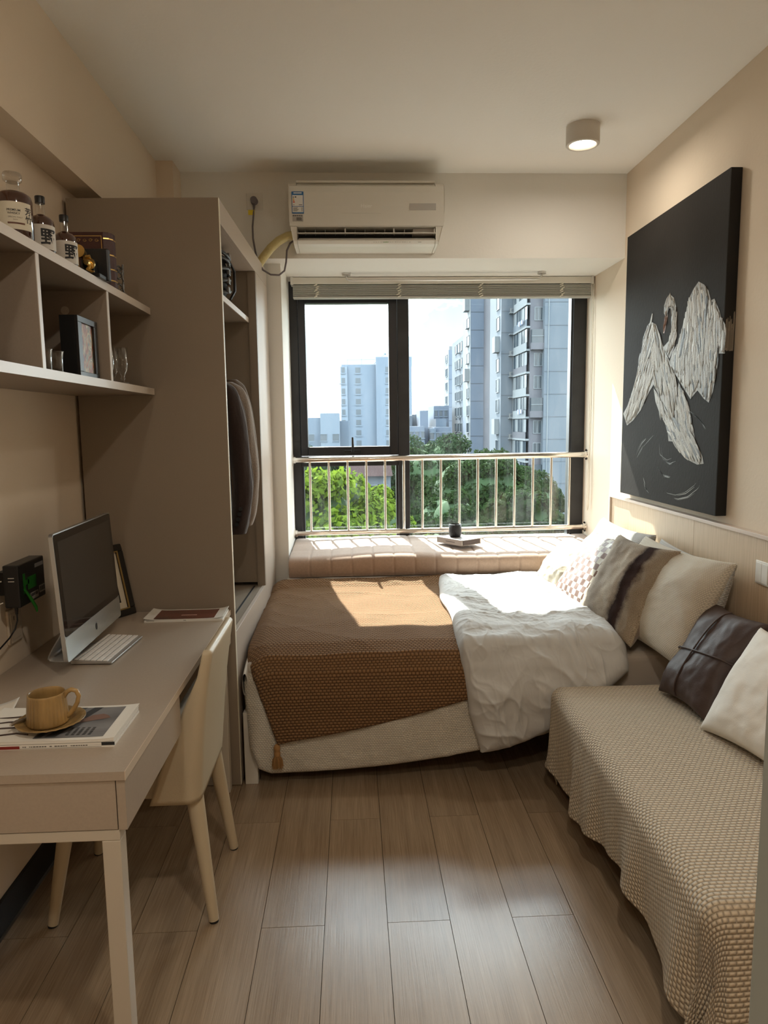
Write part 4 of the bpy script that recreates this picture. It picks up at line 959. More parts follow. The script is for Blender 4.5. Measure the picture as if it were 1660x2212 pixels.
# lower shelf things
ZL_ = 1.650
pb = empty('box_frame', (-0.850, 2.15, ZL_)); tag(pb, 'black deep box frame with a colourful print in the middle shelf bay', 'picture frame')
M_bw = mat('black_wood', (0.02, 0.017, 0.015), 0.35)
MB().box((0, 0, 0), (0.044, 0.16, 0.180)).build('box', M_blk, pb)
for a, b in (((0.044, 0, 0), (0.053, 0.16, 0.018)), ((0.044, 0, 0.162), (0.053, 0.16, 0.180)), ((0.044, 0, 0.018), (0.053, 0.030, 0.162)), ((0.044, 0.130, 0.018), (0.053, 0.16, 0.162))): MB().box(a, b).build('frame_side', M_bw, pb, bevel=0.001)
def collage():
    m, t, b = newmat('colour_collage'); tcn = N(t, 'ShaderNodeTexCoord'); mpn = N(t, 'ShaderNodeMapping'); mpn.inputs['Scale'].default_value = (1, 1, 0.7); t.links.new(tcn.outputs['Object'], mpn.inputs[0])
    n = N(t, 'ShaderNodeTexNoise'); n.inputs['Scale'].default_value = 26; n.inputs['Detail'].default_value = 5; n.inputs['Distortion'].default_value = 1.6; t.links.new(mpn.outputs[0], n.inputs[0])
    r = ramp(t, [(0.30, (0.03, 0.03, 0.03)), (0.42, (0.30, 0.07, 0.03)), (0.50, (0.45, 0.32, 0.18)), (0.56, (0.08, 0.14, 0.14)), (0.62, (0.62, 0.50, 0.30)), (0.75, (0.55, 0.52, 0.46))])
    t.links.new(n.outputs[0], r.inputs[0]); t.links.new(r.outputs[0], b.inputs['Base Color']); b.inputs['Roughness'].default_value = 0.4; return m
MB().box((0.0441, 0.030, 0.018), (0.0465, 0.130, 0.162)).build('print', collage(), pb)
def shot(x, y, label, s=1.0):
    r0 = empty('shot_glass', (x, y, ZL_)); tag(r0, label, 'glass', 'shot glasses on the lower shelf')
    MB().lathe((0, 0, 0), [(0.0, 0.001), (0.014, 0.0), (0.0155, 0.004), (0.0155, 0.035), (0.0185, 0.056), (0.0205, 0.058), (0.0180, 0.0565), (0.0138, 0.035), (0.0135, 0.014), (0.0, 0.012)], 32, caps=False).build('glass', M_gl, r0, weld=True)
shot(-0.805, 1.93, 'small flared shot glass next to the shelf divider'); shot(-0.800, 1.99, 'small flared shot glass next to the black box frame')
def goblet(x, y, label, s=1.0):
    r0 = empty('stemmed_glass', (x, y, ZL_)); tag(r0, label, 'glass', 'stemmed glasses on the lower shelf')
    MB().lathe((0, 0, 0), [(0.0, 0.002), (0.020, 0.0), (0.021, 0.003), (0.006, 0.008), (0.005, 0.014), (0.009, 0.018), (0.005, 0.024), (0.010, 0.034), (0.0165, 0.046), (0.0185, 0.060), (0.0195, 0.115*s), (0.0182, 0.115*s), (0.0170, 0.060), (0.0145, 0.048), (0.0, 0.040)], 36, caps=False).build('glass', M_gl, r0, weld=True)
goblet(-0.805, 2.42, 'footed glass half hidden by the shelf end divider', 1.03); goblet(-0.785, 2.50, 'footed glass standing clear before the wardrobe panel', 1.06); goblet(-0.84, 2.57, 'faint footed glass farthest back by the wardrobe', 1.1)

# ------------------------------------------------------------------ wood panel and painting on the right wall
def panel_wood():
    m, t, b = newmat('ash_veneer'); tcn = N(t, 'ShaderNodeTexCoord'); mpn = N(t, 'ShaderNodeMapping'); mpn.inputs['Scale'].default_value = (1, 160, 3); t.links.new(tcn.outputs['Object'], mpn.inputs[0])
    n = N(t, 'ShaderNodeTexNoise'); n.inputs['Scale'].default_value = 1.0; n.inputs['Detail'].default_value = 4; t.links.new(mpn.outputs[0], n.inputs[0])
    r = ramp(t, [(0.3, (0.47, 0.345, 0.225)), (0.7, (0.64, 0.49, 0.335))]); t.links.new(n.outputs[0], r.inputs[0]); t.links.new(r.outputs[0], b.inputs['Base Color']); b.inputs['Roughness'].default_value = 0.45; return m
wp = empty('headboard_panel'); tag(wp, 'pale wood panel along the right wall behind the pillows', 'wall panel')
M_ash = panel_wood()
ys = [4.05, 3.03, 2.02, 1.0]
for i in range(3): MB().box((1.515, ys[i+1]+0.001, 0.0), (1.5395, ys[i]-0.02*(i == 0)-0.001, 1.062)).build('panel', M_ash, wp)
MB().box((1.506, 1.0, 1.063), (1.5395, 4.05, 1.078)).build('ledge', mat('ledge_laminate', (0.60, 0.50, 0.42), 0.4), wp, bevel=0.001)
MB().box((1.505, 4.032, 0.0), (1.5395, 4.05, 1.062)).build('edge_strip', mat('edge_laminate', (0.60, 0.50, 0.42), 0.4), wp)

pt = empty('swan_painting'); tag(pt, 'large dark painting of a white swan spreading its wings, standing on the wood ledge', 'painting')
PX0, PX1 = 1.492, 1.5385; PY0, PY1, PZ0, PZ1 = 2.810, 3.845, 1.108, 2.477
M_cv = mat('canvas_dark_grey', (0.030, 0.027, 0.0245), 0.7, spec=0.08, bump=(90, 0.0008, (1, 1, 0.5)), noise=(2.2, 0.14))
MB().box((PX0, PY0, PZ0), (PX1, PY1, PZ1)).build('canvas', M_cv, pt, bevel=0.002)
MB().box((PX0+0.001, PY0-0.001, PZ0+0.001), (PX1-0.001, PY0, PZ1-0.001)).build('canvas_side', mat('canvas_black_side', (0.006, 0.006, 0.006), 0.6), pt)
SW = {
 'far_wing': [(3.506, 1.99), (3.549, 1.975), (3.586, 1.919), (3.622, 1.837), (3.665, 1.736), (3.714, 1.649), (3.779, 1.579), (3.83, 1.543), (3.771, 1.479), (3.691, 1.505), (3.595, 1.557), (3.501, 1.644), (3.45, 1.679), (3.367, 1.609), (3.287, 1.55), (3.251, 1.478), (3.212, 1.502), (3.192, 1.572), (3.18, 1.633), (3.218, 1.713), (3.279, 1.773), (3.355, 1.851), (3.401, 1.913), (3.444, 1.967)],
 'neck': [(3.306, 2.087), (3.34, 2.071), (3.362, 2.043), (3.361, 2.008), (3.344, 1.987), (3.319, 1.993), (3.313, 2.021), (3.291, 2.02), (3.273, 1.975), (3.273, 1.913), (3.296, 1.873), (3.355, 1.85), (3.284, 1.789), (3.24, 1.835), (3.22, 1.898), (3.221, 1.967), (3.238, 2.023), (3.261, 2.061)],
 'beak': [(3.345, 1.995), (3.357, 1.967), (3.364, 1.916), (3.349, 1.913), (3.324, 1.967), (3.319, 1.993)],
 'near_wing': [(3.032, 2.089), (3.073, 2.068), (3.113, 2.032), (3.136, 1.977), (3.175, 1.9), (3.204, 1.85), (3.256, 1.817), (3.279, 1.777), (3.24, 1.73), (3.185, 1.688), (3.131, 1.646), (3.062, 1.594), (3.021, 1.619), (3.001, 1.629), (2.944, 1.592), (2.901, 1.574), (2.87, 1.619), (2.849, 1.694), (2.839, 1.769), (2.79, 1.764), (2.797, 1.878), (2.831, 1.91), (2.847, 1.939), (2.892, 1.994), (2.92, 1.992), (2.945, 2.037), (2.983, 2.067)],
 'body': [(3.448, 1.661), (3.421, 1.595), (3.36, 1.527), (3.28, 1.47), (3.262, 1.406), (3.216, 1.405), (3.154, 1.365), (3.088, 1.332), (2.976, 1.311), (2.921, 1.318), (2.934, 1.348), (3.0, 1.412), (3.034, 1.478), (3.072, 1.561), (3.126, 1.623), (3.18, 1.672), (3.195, 1.611), (3.215, 1.541), (3.238, 1.494), (3.296, 1.551), (3.377, 1.618)],
}
ARCS = [[(3.074, 1.546), (2.994, 1.515), (2.931, 1.478), (2.899, 1.443)], [(3.348, 1.387), (3.334, 1.33), (3.258, 1.309), (3.171, 1.329), (3.148, 1.354)], [(3.253, 1.151), (3.156, 1.149), (3.057, 1.17), (2.967, 1.213), (2.927, 1.268)], [(3.547, 1.224), (3.499, 1.157), (3.414, 1.122)], [(3.642, 1.307), (3.56, 1.382), (3.421, 1.453)], [(3.388, 1.286), (3.307, 1.241), (3.163, 1.235)]]

def in_poly(x, y, P):
    c = False; n = len(P); j = n-1
    for i in range(n):
        if (P[i][1] > y) != (P[j][1] > y) and x < (P[j][0]-P[i][0])*(y-P[i][1])/(P[j][1]-P[i][1])+P[i][0]: c = not c
        j = i
    return c
M_pt = mat_attr('oil_paint_strokes', 0.5, bump=(160, 0.0012))
def paint(name, poly, flow, nst, ln, wd, pal, seed):
    """base shape plus many overlapping raised brush strokes that follow flow(y,z) -> direction"""
    r = random.Random(seed); mb = MB(); mb.c = pal[1]
    n = len(poly); cy = sum(p[0] for p in poly)/n; cz = sum(p[1] for p in poly)/n
    me_ = [(PX0-0.0012, y, z) for y, z in poly]
    mb.add(me_, [tuple(range(n))])
    y0, y1 = min(p[0] for p in poly), max(p[0] for p in poly); z0, z1 = min(p[1] for p in poly), max(p[1] for p in poly)
    k = 0; lay = 0
    while k < nst:
        y, z = r.uniform(y0, y1), r.uniform(z0, z1)
        if not in_poly(y, z, poly): continue
        d = flow(y, z); L_ = ln*r.uniform(0.5, 1.3); w_ = wd*r.uniform(0.5, 1.2)
        a = math.atan2(d[1], d[0])+r.uniform(-0.13, 0.13); dy, dz = math.cos(a), math.sin(a)
        pts = []
        px, pz = y-dy*L_/2, z-dz*L_/2; bend = r.uniform(-0.9, 0.9)
        S = 6; ok = True; ce = []
        for s_ in range(S+1):
            t = s_/S; aa = a+bend*(t-0.5)*0.6
            ce.append((px, pz, aa, w_*math.sin(PI*min(1, 0.12+t*0.86))**0.6)); px += math.cos(aa)*L_/S; pz += math.sin(aa)*L_/S
        if not (in_poly(ce[0][0], ce[0][1], poly) and in_poly(ce[-1][0], ce[-1][1], poly)) and r.random() < 0.985: continue
        c0 = pal[min(len(pal)-1, int(abs(r.gauss(0, 1.15))))] if r.random() < 0.9 else pal[-1]; v = r.uniform(0.82, 1.12); mb.c = tuple(q*v for q in c0)
        x = PX0-0.0016-0.0022*k/nst
        vs = []
        for (qy, qz, aa, ww) in ce:
            nx, nz2 = -math.sin(aa), math.cos(aa)
            vs += [(x, qy+nx*ww/2, qz+nz2*ww/2), (x-0.0012, qy, qz), (x, qy-nx*ww/2, qz-nz2*ww/2)]
        fs = []
        for s_ in range(S): o = s_*3; fs += [(o, o+1, o+4, o+3), (o+1, o+2, o+5, o+4)]
        mb.add(vs, fs); k += 1
    return mb.build(name, M_pt, pt)
def toward(ty, tz): return lambda y, z: (ty-y, tz-z)
PALW = [(0.33, 0.295, 0.245), (0.21, 0.185, 0.15), (0.42, 0.39, 0.335), (0.12, 0.105, 0.085), (0.06, 0.052, 0.042)]
PALS = [(0.30, 0.275, 0.24), (0.44, 0.41, 0.36), (0.18, 0.16, 0.14), (0.08, 0.07, 0.06)]
paint('swan_far_wing', SW['far_wing'], lambda y, z: ((0.30, -0.55) if (y > 3.47) else (-0.22, -0.55)), 420, 0.11, 0.016, PALW, 1)
paint('swan_body', SW['body'], lambda y, z: (-0.42, -0.38) if z < 1.5 else (-0.2, -0.5), 300, 0.085, 0.020, PALW, 2)
paint('swan_near_wing', SW['near_wing'], lambda y, z: (-0.10+0.5*(3.0-y), -0.6) if y < 3.05 else (0.12*math.sin(z*25), -0.5), 560, 0.085, 0.024, PALW, 3)
paint('swan_neck', SW['neck'], lambda y, z: (0.05, -1) if y < 3.3 else (0.3, -0.7), 150, 0.05, 0.015, PALW, 4)
paint('swan_beak', SW['beak'], lambda y, z: (0.1, -1), 14, 0.04, 0.006, [(0.30, 0.15, 0.08), (0.20, 0.10, 0.06)], 5)
mb = MB(); rr = random.Random(9)
for k in range(70):
    t = rr.random(); x = 1.5+t*0.032; z0_ = 1.775+0.02*rr.random(); L_ = rr.uniform(0.05, 0.12); z1_ = min(z0_+L_*rr.uniform(0.8, 1.3), 1.90+0.03*t)
    v = rr.uniform(0.5, 1.0); mb.c = (0.30*v, 0.26*v, 0.21*v); mb.add([(x-0.002, PY0-0.0016-0.00001*k, z0_), (x+0.002, PY0-0.0016-0.00001*k, z0_), (x+0.003, PY0-0.0016-0.00001*k, z1_), (x-0.001, PY0-0.0016-0.00001*k, z1_)], [(0, 1, 2, 3)])
mb.build('swan_wing_edge', M_pt, pt)
for ai, A in enumerate(ARCS):
    mb = MB(); rr = random.Random(20+ai)
    for rep in range(7):
        o_ = rr.uniform(-0.02, 0.02); v = rr.uniform(0.06, 0.16)*(1.6 if ai == 2 else 1); mb.c = (v, v*0.95, v*0.85)
        i0 = rr.uniform(0, 0.5); i1 = i0+rr.uniform(0.25, 0.5); P_ = []
        for t in np.linspace(i0, min(1, i1), 9):
            u = t*(len(A)-1); i = min(int(u), len(A)-2); f = u-i; P_.append((A[i][0]*(1-f)+A[i+1][0]*f+o_, A[i][1]*(1-f)+A[i+1][1]*f+o_*0.6))
        w_ = rr.uniform(0.0015, 0.005); x = PX0-0.0012
        vs = []
        for j, (y, z) in enumerate(P_):
            ww = w_*math.sin(PI*(j+0.4)/9.5); vs += [(x, y, z+ww/2), (x, y+ww*0.3, z-ww/2)]
        mb.add(vs, [(2*j, 2*j+1, 2*j+3, 2*j+2) for j in range(len(P_)-1)])
    mb.build('water_ripple', M_pt, pt)


# ------------------------------------------------------------------ bay seat cushion, book and cup
M_seat = mat('blush_seat_fabric', (0.36, 0.25, 0.185), 0.9, sheen=0.3, noise=(90, 0.08), bump=(500, 0.0005))
sc = empty('window_seat_cushion'); tag(sc, 'long pink-beige channelled cushion on the bay window seat', 'cushion')
nx, xs_, xe = 330, -0.378, 1.534
xg = np.linspace(xs_, xe, nx)
cell = 0.122; gx = np.abs(((xg-xs_)/cell) % 1.0-0.5)*2          # 1 at seams
puff = 0.0045*(1-gx**6)-0.003*(gx > 0.975)
wob = 0.010*np.sin(xg*3.1+0.8)+0.006*np.sin(xg*7.3)
# cross-section (y,z): front face bottom -> top -> back
cs = [(4.035, 0.622, 0), (4.012, 0.626, 0.3), (4.000, 0.650, 1), (3.998, 0.680, 1), (4.000, 0.705, 1), (4.008, 0.722, 0.9), (4.024, 0.733, 0.8)] + [(4.03+0.57*k/26, 0.7375, 1) for k in range(1, 27)] + [(4.612, 0.730, 0.5), (4.616, 0.70, 0.2), (4.616, 0.622, 0)]
G = np.zeros((nx, len(cs), 3))
for j, (y, z, w_) in enumerate(cs):
    front = j < 5; k = (y-4.03)/0.57
    ybend = 0.018*np.sin((xg-xs_)/1.91*PI*2.0+0.4)*(1 if j < 8 else 0.5)*0.6
    seam_y = 0.006*np.cos(2*PI*(k*3.0)) if (not front and 0 <= k <= 1) else 0
    gy = 0.0
    if not front and 0 < k < 1:
        gy = abs(((k*1.0)*3) % 1.0-0.5)*2; gy = -0.003*(gy > 0.93)+0.002*(1-gy**6)
    G[:, j, 0] = xg
    G[:, j, 1] = y-(puff*w_ if front else 0)+ybend*w_*(1-max(0, min(1, k)))
    G[:, j, 2] = z+(0 if front else puff*w_*0.8+gy*w_)+wob*w_*(0.9 if j >= 4 else 0.2)*(1-0.5*max(0, min(1, k)))+0.022*max(0, min(1, k))*w_
mb = MB(); mb.grid(G, flip=True)
for i in (0, nx-1): mb.add([tuple(p) for p in G[i]], [tuple(range(len(cs)))])
mb.build('cushion_body', M_seat, sc)
SZ = 0.768
bo = empty('hardback_book', (0.654, 4.275, SZ), math.radians(35)); tag(bo, 'thick grey hardback book lying on the bay cushion under the black cup', 'book')
M_bc = mat('grey_book_cover', (0.30, 0.27, 0.25), 0.45); 
MB().box((-0.085, -0.11, 0.0), (0.085, 0.11, 0.003)).build('cover', M_bc, bo); MB().box((-0.085, -0.11, 0.031), (0.085, 0.11, 0.034)).build('cover', M_bc, bo)
MB().box((-0.083, -0.107, 0.003), (0.080, 0.107, 0.031)).build('pages', M_paper, bo)
MB().box((-0.086, -0.11, 0.0), (-0.083, 0.11, 0.034)).build('spine', M_bc, bo)
MB().box((-0.075, -0.1105, 0.004), (0.07, -0.1073, 0.030)).build('dark_slipcase_side', mat('dark_cover', (0.06, 0.045, 0.045), 0.3), bo)
MB().box((-0.0865, -0.05, 0.014), (-0.086, 0.03, 0.019)).box((-0.04, -0.1110, 0.014), (0.03, -0.1106, 0.018)).build('spine_print', mat('dark_print', (0.12, 0.1, 0.1), 0.6), bo)
cu = empty('black_cup', (0.632, 4.30, SZ+0.034)); tag(cu, 'small black pitted stone cup standing on the grey book', 'cup')
MB().lathe((0, 0, 0), [(0.0, 0), (0.030, 0.0), (0.036, 0.006), (0.0395, 0.025), (0.0395, 0.055), (0.0375, 0.078), (0.0355, 0.079), (0.0345, 0.070), (0.034, 0.02), (0.0, 0.016)], 40, caps=False).build('cup_body', mat('black_stone', (0.012, 0.012, 0.014), 0.45, bump=(110, 0.004)), cu, weld=True)

# ------------------------------------------------------------------ bed
M_bedmet = mat('white_bed_frame', (0.62, 0.60, 0.55), 0.45)
M_sheet = mat('greige_sheet', (0.48, 0.42, 0.355), 0.85, sheen=0.2, bump=(25, 0.003))
bed = empty('bed'); tag(bed, 'single bed with greige fitted sheet and white legs below the bay window', 'bed')
for (x, y) in ((-0.447, 2.845), (-0.447, 3.95), (1.45, 2.90), (1.45, 3.95)): MB().box((x-0.027, y-0.02, 0.0), (x+0.027, y+0.02, 0.315)).build('leg', M_bedmet, bed, bevel=0.002)
MB().box((-0.474, 2.872, 0.24), (1.51, 2.895, 0.31)).build('side_rail', M_bedmet, bed, bevel=0.002); MB().box((-0.474, 3.94, 0.24), (1.51, 3.96, 0.31)).build('side_rail', M_bedmet, bed, bevel=0.002)
for k in range(12): MB().box((-0.44+k*0.166, 2.895, 0.285), (-0.37+k*0.166, 3.94, 0.30)).build('slat', M_bedmet, bed)
MB().box((-0.465, 2.862, 0.316), (1.508, 3.985, 0.515)).build('mattress', M_sheet, bed, bevel=0.035, seg=5)

def path_pts(pts, n):
    P_ = np.array(pts, float); d = np.r_[0, np.cumsum(np.hypot(*np.diff(P_, axis=0).T))]
    t = np.linspace(0, d[-1], n); y = np.interp(t, d, P_[:, 0]); z = np.interp(t, d, P_[:, 1])
    for _ in range(3):
        y[1:-1] = (y[:-2]+2*y[1:-1]+y[2:])/4; z[1:-1] = (z[:-2]+2*z[1:-1]+z[2:])/4
    ty, tz = np.gradient(y), np.gradient(z); l = np.hypot(ty, tz)
    return t, y, z, -tz/l*-1, ty/l*-1
def drape(name, label, cat, m, prof, xl, xr, tend, puff, wr, ns=160, nt=200, edge=0.05, group=None, sidedrop=(0, 0), offset=0.0, parent=None, eps=0.0):
    """cloth over the bed: profile (y,z) from back to front hem; xl/xr functions of arclength; tend(s) hem length"""
    T, Y, Z, NY, NZ = path_pts(prof, 600)
    S = np.linspace(0, 1, ns)[:, None]*np.ones((1, nt))
    te = np.array([tend(s) for s in S[:, 0]])[:, None]
    t = np.linspace(0, 1, nt)[None, :]*te
    x = xl(t)*(1-S)+xr(t)*S
    y = np.interp(t, T, Y); z = np.interp(t, T, Z); ny = np.interp(t, T, NY); nz_ = np.interp(t, T, NZ)
    w_ = np.abs(x-xl(t)); w2 = np.abs(xr(t)-x); tt = te-t
    e = np.minimum(np.minimum(w_, w2), np.minimum(tt, t+eps))
    f = np.sqrt(np.clip(1-(1-np.clip(e/edge, 0, 1))**2, 0, 1))
    h = offset+puff*f+wr(x, t)*f
    y = y+ny*h; z = z+nz_*h
    for side, ww in ((0, w_), (1, w2)):
        sd = sidedrop[side]
        if sd: z = z-sd*np.clip(1-ww/0.09, 0, 1)**2*np.clip(nz_, 0, 1)
    G = np.stack([x, y, z], -1); UV = np.stack([x, t], -1)
    o = MB().grid(G, UV, flip=True).build(name, m, parent, solid=0.004)
    if label: tag(o, label, cat, group)
    return o
C_ = lambda v: (lambda t: np.full_like(t, v))
front = 2.835
# white waffle bedspread under everything
M_waf = mat_weave('white_waffle_cotton', (0.68, 0.63, 0.54), (0.011, 0.0075), 0.0022, offset=0.5)
prof = [(3.97, 0.50), (3.955, 0.522), (3.5, 0.526), (3.12, 0.525), (2.99, 0.517), (2.915, 0.497), (2.866, 0.450), (2.842, 0.35), (2.828, 0.20), (2.82, 0.02)]
Lp = path_pts(prof, 600)[0][-1]
def xl_bs(t): return -0.470+np.interp(t, [0, 1.15, 1.42, 1.52, 1.60], [0, 0, 0.02, 0.055, 0.115])
def hem_bs(s): return Lp-(0.030+0.20*s**2.4)-(0.0 if s > 0.03 else 0.03*(1-s/0.03))
def wr_bs(x, t):
    fr = np.clip((t-1.12)/0.15, 0, 1)
    return 0.004*fbm(x, t, 5, 2.2, 3)+fr*(0.024*crease(x, t, 31, 4.0, math.radians(60), 0.35, 4, 2.0)+0.010*fbm(x, t*0.3, 6, 2.5, 2))
drape('bedspread', 'white waffle bedspread hanging over the front of the bed', 'bedspread', M_waf, prof, xl_bs, C_(1.02), hem_bs, 0.022, wr_bs, 200, 220, 0.03, sidedrop=(0.035, 0))
# gray-white under pillow bulge of the bed end
el = MB(); G = np.zeros((30, 24, 3))
for i in range(30):
    for j in range(24):
        a = 2*PI*j/23; t = i/29; r = math.sin(PI*min(1, max(0.0, 0.03+0.94*t)))**0.3
        G[i, j] = (-0.462+0.022*math.cos(a)*r, 2.83+1.1*t, 0.435+0.095*math.sin(a)*r+0.004*math.sin(9*t))
el.grid(G); el.build('sheet_overhang', mat('white_cotton', (0.66, 0.64, 0.60), 0.85, bump=(20, 0.004)), bed)

# brown knitted throw
M_brown = mat_weave('camel_knit', (0.26, 0.146, 0.068), (0.0165, 0.0120), 0.0065, col2=(0.13, 0.062, 0.024), offset=0.5, sheen=0.05)
profb = [(3.975, 0.600), (3.945, 0.600), (3.86, 0.575), (3.5, 0.565), (3.1, 0.560), (2.96, 0.550), (2.88, 0.525), (2.835, 0.47), (2.808, 0.38), (2.795, 0.25), (2.785, 0.10)]
Lb = path_pts(profb, 600)[0][-1]
def t_at_z(zv):
    T, Y, Z, a, b = path_pts(profb, 600); i = np.where(Z[100:] < zv)[0][0]+100; return T[i]
tz_a, tz_b = t_at_z(0.195), t_at_z(0.37)
tcor = t_at_z(0.54)
def xl_b(t): return np.interp(t, [0, 0.25, tcor-0.1, tcor, tz_a], [-0.475, -0.485, -0.475, -0.462, -0.330])
def hem_b(s): return tz_a+(tz_b-tz_a)*(s**1.0)-0.02*math.sin(PI*s)*-1
def wr_b(x, t):
    back = np.exp(-((t-0.05)/0.07)**2)
    leftf = np.exp(-((x+0.40)/0.16)**2)
    return 0.006*fbm(x, t, 15, 1.6, 2)+0.016*leftf*crease(x, t, 44, 3.2, 0.25, 0.3, 3, 2.5)*np.clip(1-(t-1.0)/0.3, 0, 1)+0.016*back*crease(x, t, 12, 3, 0.1, 0.3, 3, 2)+0.010*crease(x, t, 77, 1.6, 0.2, 0.4, 2, 4)
throw = drape('knitted_throw', 'camel brown knitted throw over the left half of the bed with a tasselled corner', 'throw', M_brown, profb, xl_b, C_(0.52), hem_b, 0.018, wr_b, 260, 300, 0.015, sidedrop=(0.045, 0), eps=0.02)
# tassel
M_tas = mat('tassel_yarn', (0.36, 0.19, 0.07), 0.85)
tx, ty_, tz_ = -0.332, 2.778, 0.192
ts = empty('tassel', parent=throw)
MB().lathe((tx, ty_, tz_), [(0.004, 0.004), (0.011, -0.002), (0.014, -0.012), (0.012, -0.022), (0.0105, -0.026), (0.013, -0.032), (0.0135, -0.040), (0.012, -0.046)], 20).build('tassel_head', M_tas, ts)
mb = MB()
for k in range(46):
    a = k*2.399; r = 0.013*math.sqrt((k+0.5)/46); rb = r*2.0
    mb.tube([(tx+r*math.cos(a)*0.7, ty_+r*math.sin(a)*0.6, tz_-0.044), (tx+rb*0.8*math.cos(a), ty_+rb*0.6*math.sin(a), tz_-0.062), (tx+rb*math.cos(a)*0.95, ty_+rb*math.sin(a)*0.7, tz_-0.098-0.004*math.sin(k))], 0.0016, 5)
yo = mb.build('tassel_fringe', M_tas, ts); yo['kind'] = 'stuff'

# white duvet
M_duv = mat('white_cotton_duvet', (0.52, 0.515, 0.50), 0.8, sheen=0.25, bump=(420, 0.0003))
profd = [(3.970, 0.575), (3.945, 0.592), (3.85, 0.592), (3.5, 0.590), (3.15, 0.585), (2.98, 0.570), (2.89, 0.538), (2.838, 0.475), (2.800, 0.38), (2.785, 0.25), (2.775, 0.08)]
Ld = path_pts(profd, 600)[0][-1]
def xl_d(t): return np.interp(t, [0, 0.4, 0.9, 1.15, 1.35, Ld-0.07], [0.475, 0.452, 0.448, 0.440, 0.465, 0.520])+0.006*np.sin(t*11)
def xr_d(t): return np.interp(t, [0, 0.3, 0.8, 1.1, 1.35], [1.14, 1.16, 1.17, 1.16, 1.14])
def hem_d(s): return Ld-0.055-0.06*s-0.26*s*s
def wr_d(x, t):
    top = np.clip(1-(t-0.95)/0.15, 0, 1); fr = 1-top
    w1 = crease(x, t, 3, 5.5, 0.15, 0.7, 5, 3.0); w2 = crease(x, t, 8, 11, 0.3, 1.0, 4, 3.0)
    w3 = crease(x, t, 21, 3.2, 1.35, 0.55, 4, 2.6); w4 = crease(x, t, 29, 6.5, 0.9, 0.7, 4, 3.5)
    roll = np.exp(-((t-1.06+0.05*np.sin(x*9))/0.05)**2)
    w5 = crease(x, t, 61, 18, 0.4, 1.4, 4, 3.0)
    return top*(0.026*w1+0.014*w2+0.006*w5)+fr*(0.060*w3+0.030*w4+0.005*w5)+0.016*fbm(x, t, 55, 1.5, 3)*0.6+0.018*roll*(0.6+0.5*np.sin(x*14))
duv = drape('duvet', 'white cotton duvet rumpled over the middle of the bed', 'duvet', M_duv, profd, xl_d, xr_d, hem_d, 0.050, wr_d, 340, 460, 0.07, eps=0.0)
md = duv.modifiers.new('sm', 'SMOOTH'); md.factor = 0.4; md.iterations = 1

# ------------------------------------------------------------------ pillows
def pillow(name, label, B, yaw, lean, w_, h_, T_, m, seed, wrk=0.006, roll=0.0, corner=0.10, uvs=None, group=None, back=None, n=72, sag=0.0, cat='pillow', power=0.42):
    u = np.linspace(-1, 1, n)[:, None]*np.ones((1, n)); v = np.ones((n, 1))*np.linspace(-1, 1, n)[None, :]
    th = np.clip((1-np.abs(u)**2.6)*(1-np.abs(v)**2.6), 0, 1)**power
    X = w_/2*u*(1-corner*(1-v**2)**1.0*np.abs(u)**3)+0.004*fbm(u, v, seed+9, 0.8, 2)*np.abs(u)
    Yv = h_/2*v*(1-corner*(1-u**2)**1.0*np.abs(v)**3)
    Yv = Yv-sag*h_*(1-u**2)*(v > 0)*v
    edge = np.clip((1-np.maximum(np.abs(u), np.abs(v)))/0.12, 0, 1)
    wr1 = wrk*(crease(u*w_*4, v*h_*4, seed, 1.2, 0.6, 1.2, 5, 2.5)-0.3)*edge+wrk*0.8*fbm(u, v, seed+4, 0.8, 3)*edge
    wr2 = wrk*(crease(u*w_*4, v*h_*4, seed+50, 1.2, 0.6, 1.2, 5, 2.5)-0.3)*edge
    # gathered lines running to the corners
    Zf = T_/2*th+wr1; Zb = -(T_/2*th+wr2)
    cw, sw = math.cos(yaw), math.sin(yaw)
    nrm = np.array([-math.cos(lean)*cw, -math.cos(lean)*sw, math.sin(lean)])
    upv = np.array([math.sin(lean)*cw, math.sin(lean)*sw, math.cos(lean)])
    wd_ = np.cross(upv, nrm)*1.0
    if roll: wd_, upv = wd_*math.cos(roll)+upv*math.sin(roll), upv*math.cos(roll)-wd_*math.sin(roll)
    ext = abs(math.sin(roll))*w_/2+abs(math.cos(roll))*h_/2
    upc = np.array([math.sin(lean)*cw, math.sin(lean)*sw, math.cos(lean)])
    cpos = np.array(B)+upc*ext*0.97+nrm*0.0
    mats = [m, back or m]
    r0 = empty(name, tuple(B)); tag(r0, label, cat, group)
    for k, Zs in enumerate((Zf, Zb)):
        Q = cpos+X[..., None]*wd_+Yv[..., None]*upv+Zs[..., None]*nrm-np.array(B)
        UV = np.stack([(u+1)/2*w_, (v+1)/2*h_], -1)
        mb = MB().grid(Q, UV, flip=(k == 1))
        mb.build(('front_cover', 'back_cover')[k], mats[k], r0)
    r0['frame'] = 0
    def at(uu, vv, off=0.0):
        th_ = max(0, (1-abs(uu)**2.6)*(1-abs(vv)**2.6))**power
        return Vector(cpos+np.array(w_/2*uu*(1-corner*(1-vv**2)*abs(uu)**3))*wd_+h_/2*vv*(1-corner*(1-uu**2)*abs(vv)**3)*upv+(T_/2*th_+off)*nrm-np.array(B))
    return r0, at
M_rib = mat_weave('white_ribbed_cotton', (0.48, 0.47, 0.45), (0.010, 0.007), 0.0022, offset=0.5)
M_cw = mat_weave('cream_waffle_cotton', (0.66, 0.60, 0.50), (0.0085, 0.0065), 0.0018, offset=0.5)
M_tp = mat('taupe_velvet', (0.27, 0.20, 0.145), 0.8, sheen=0.5, bump=(30, 0.002))
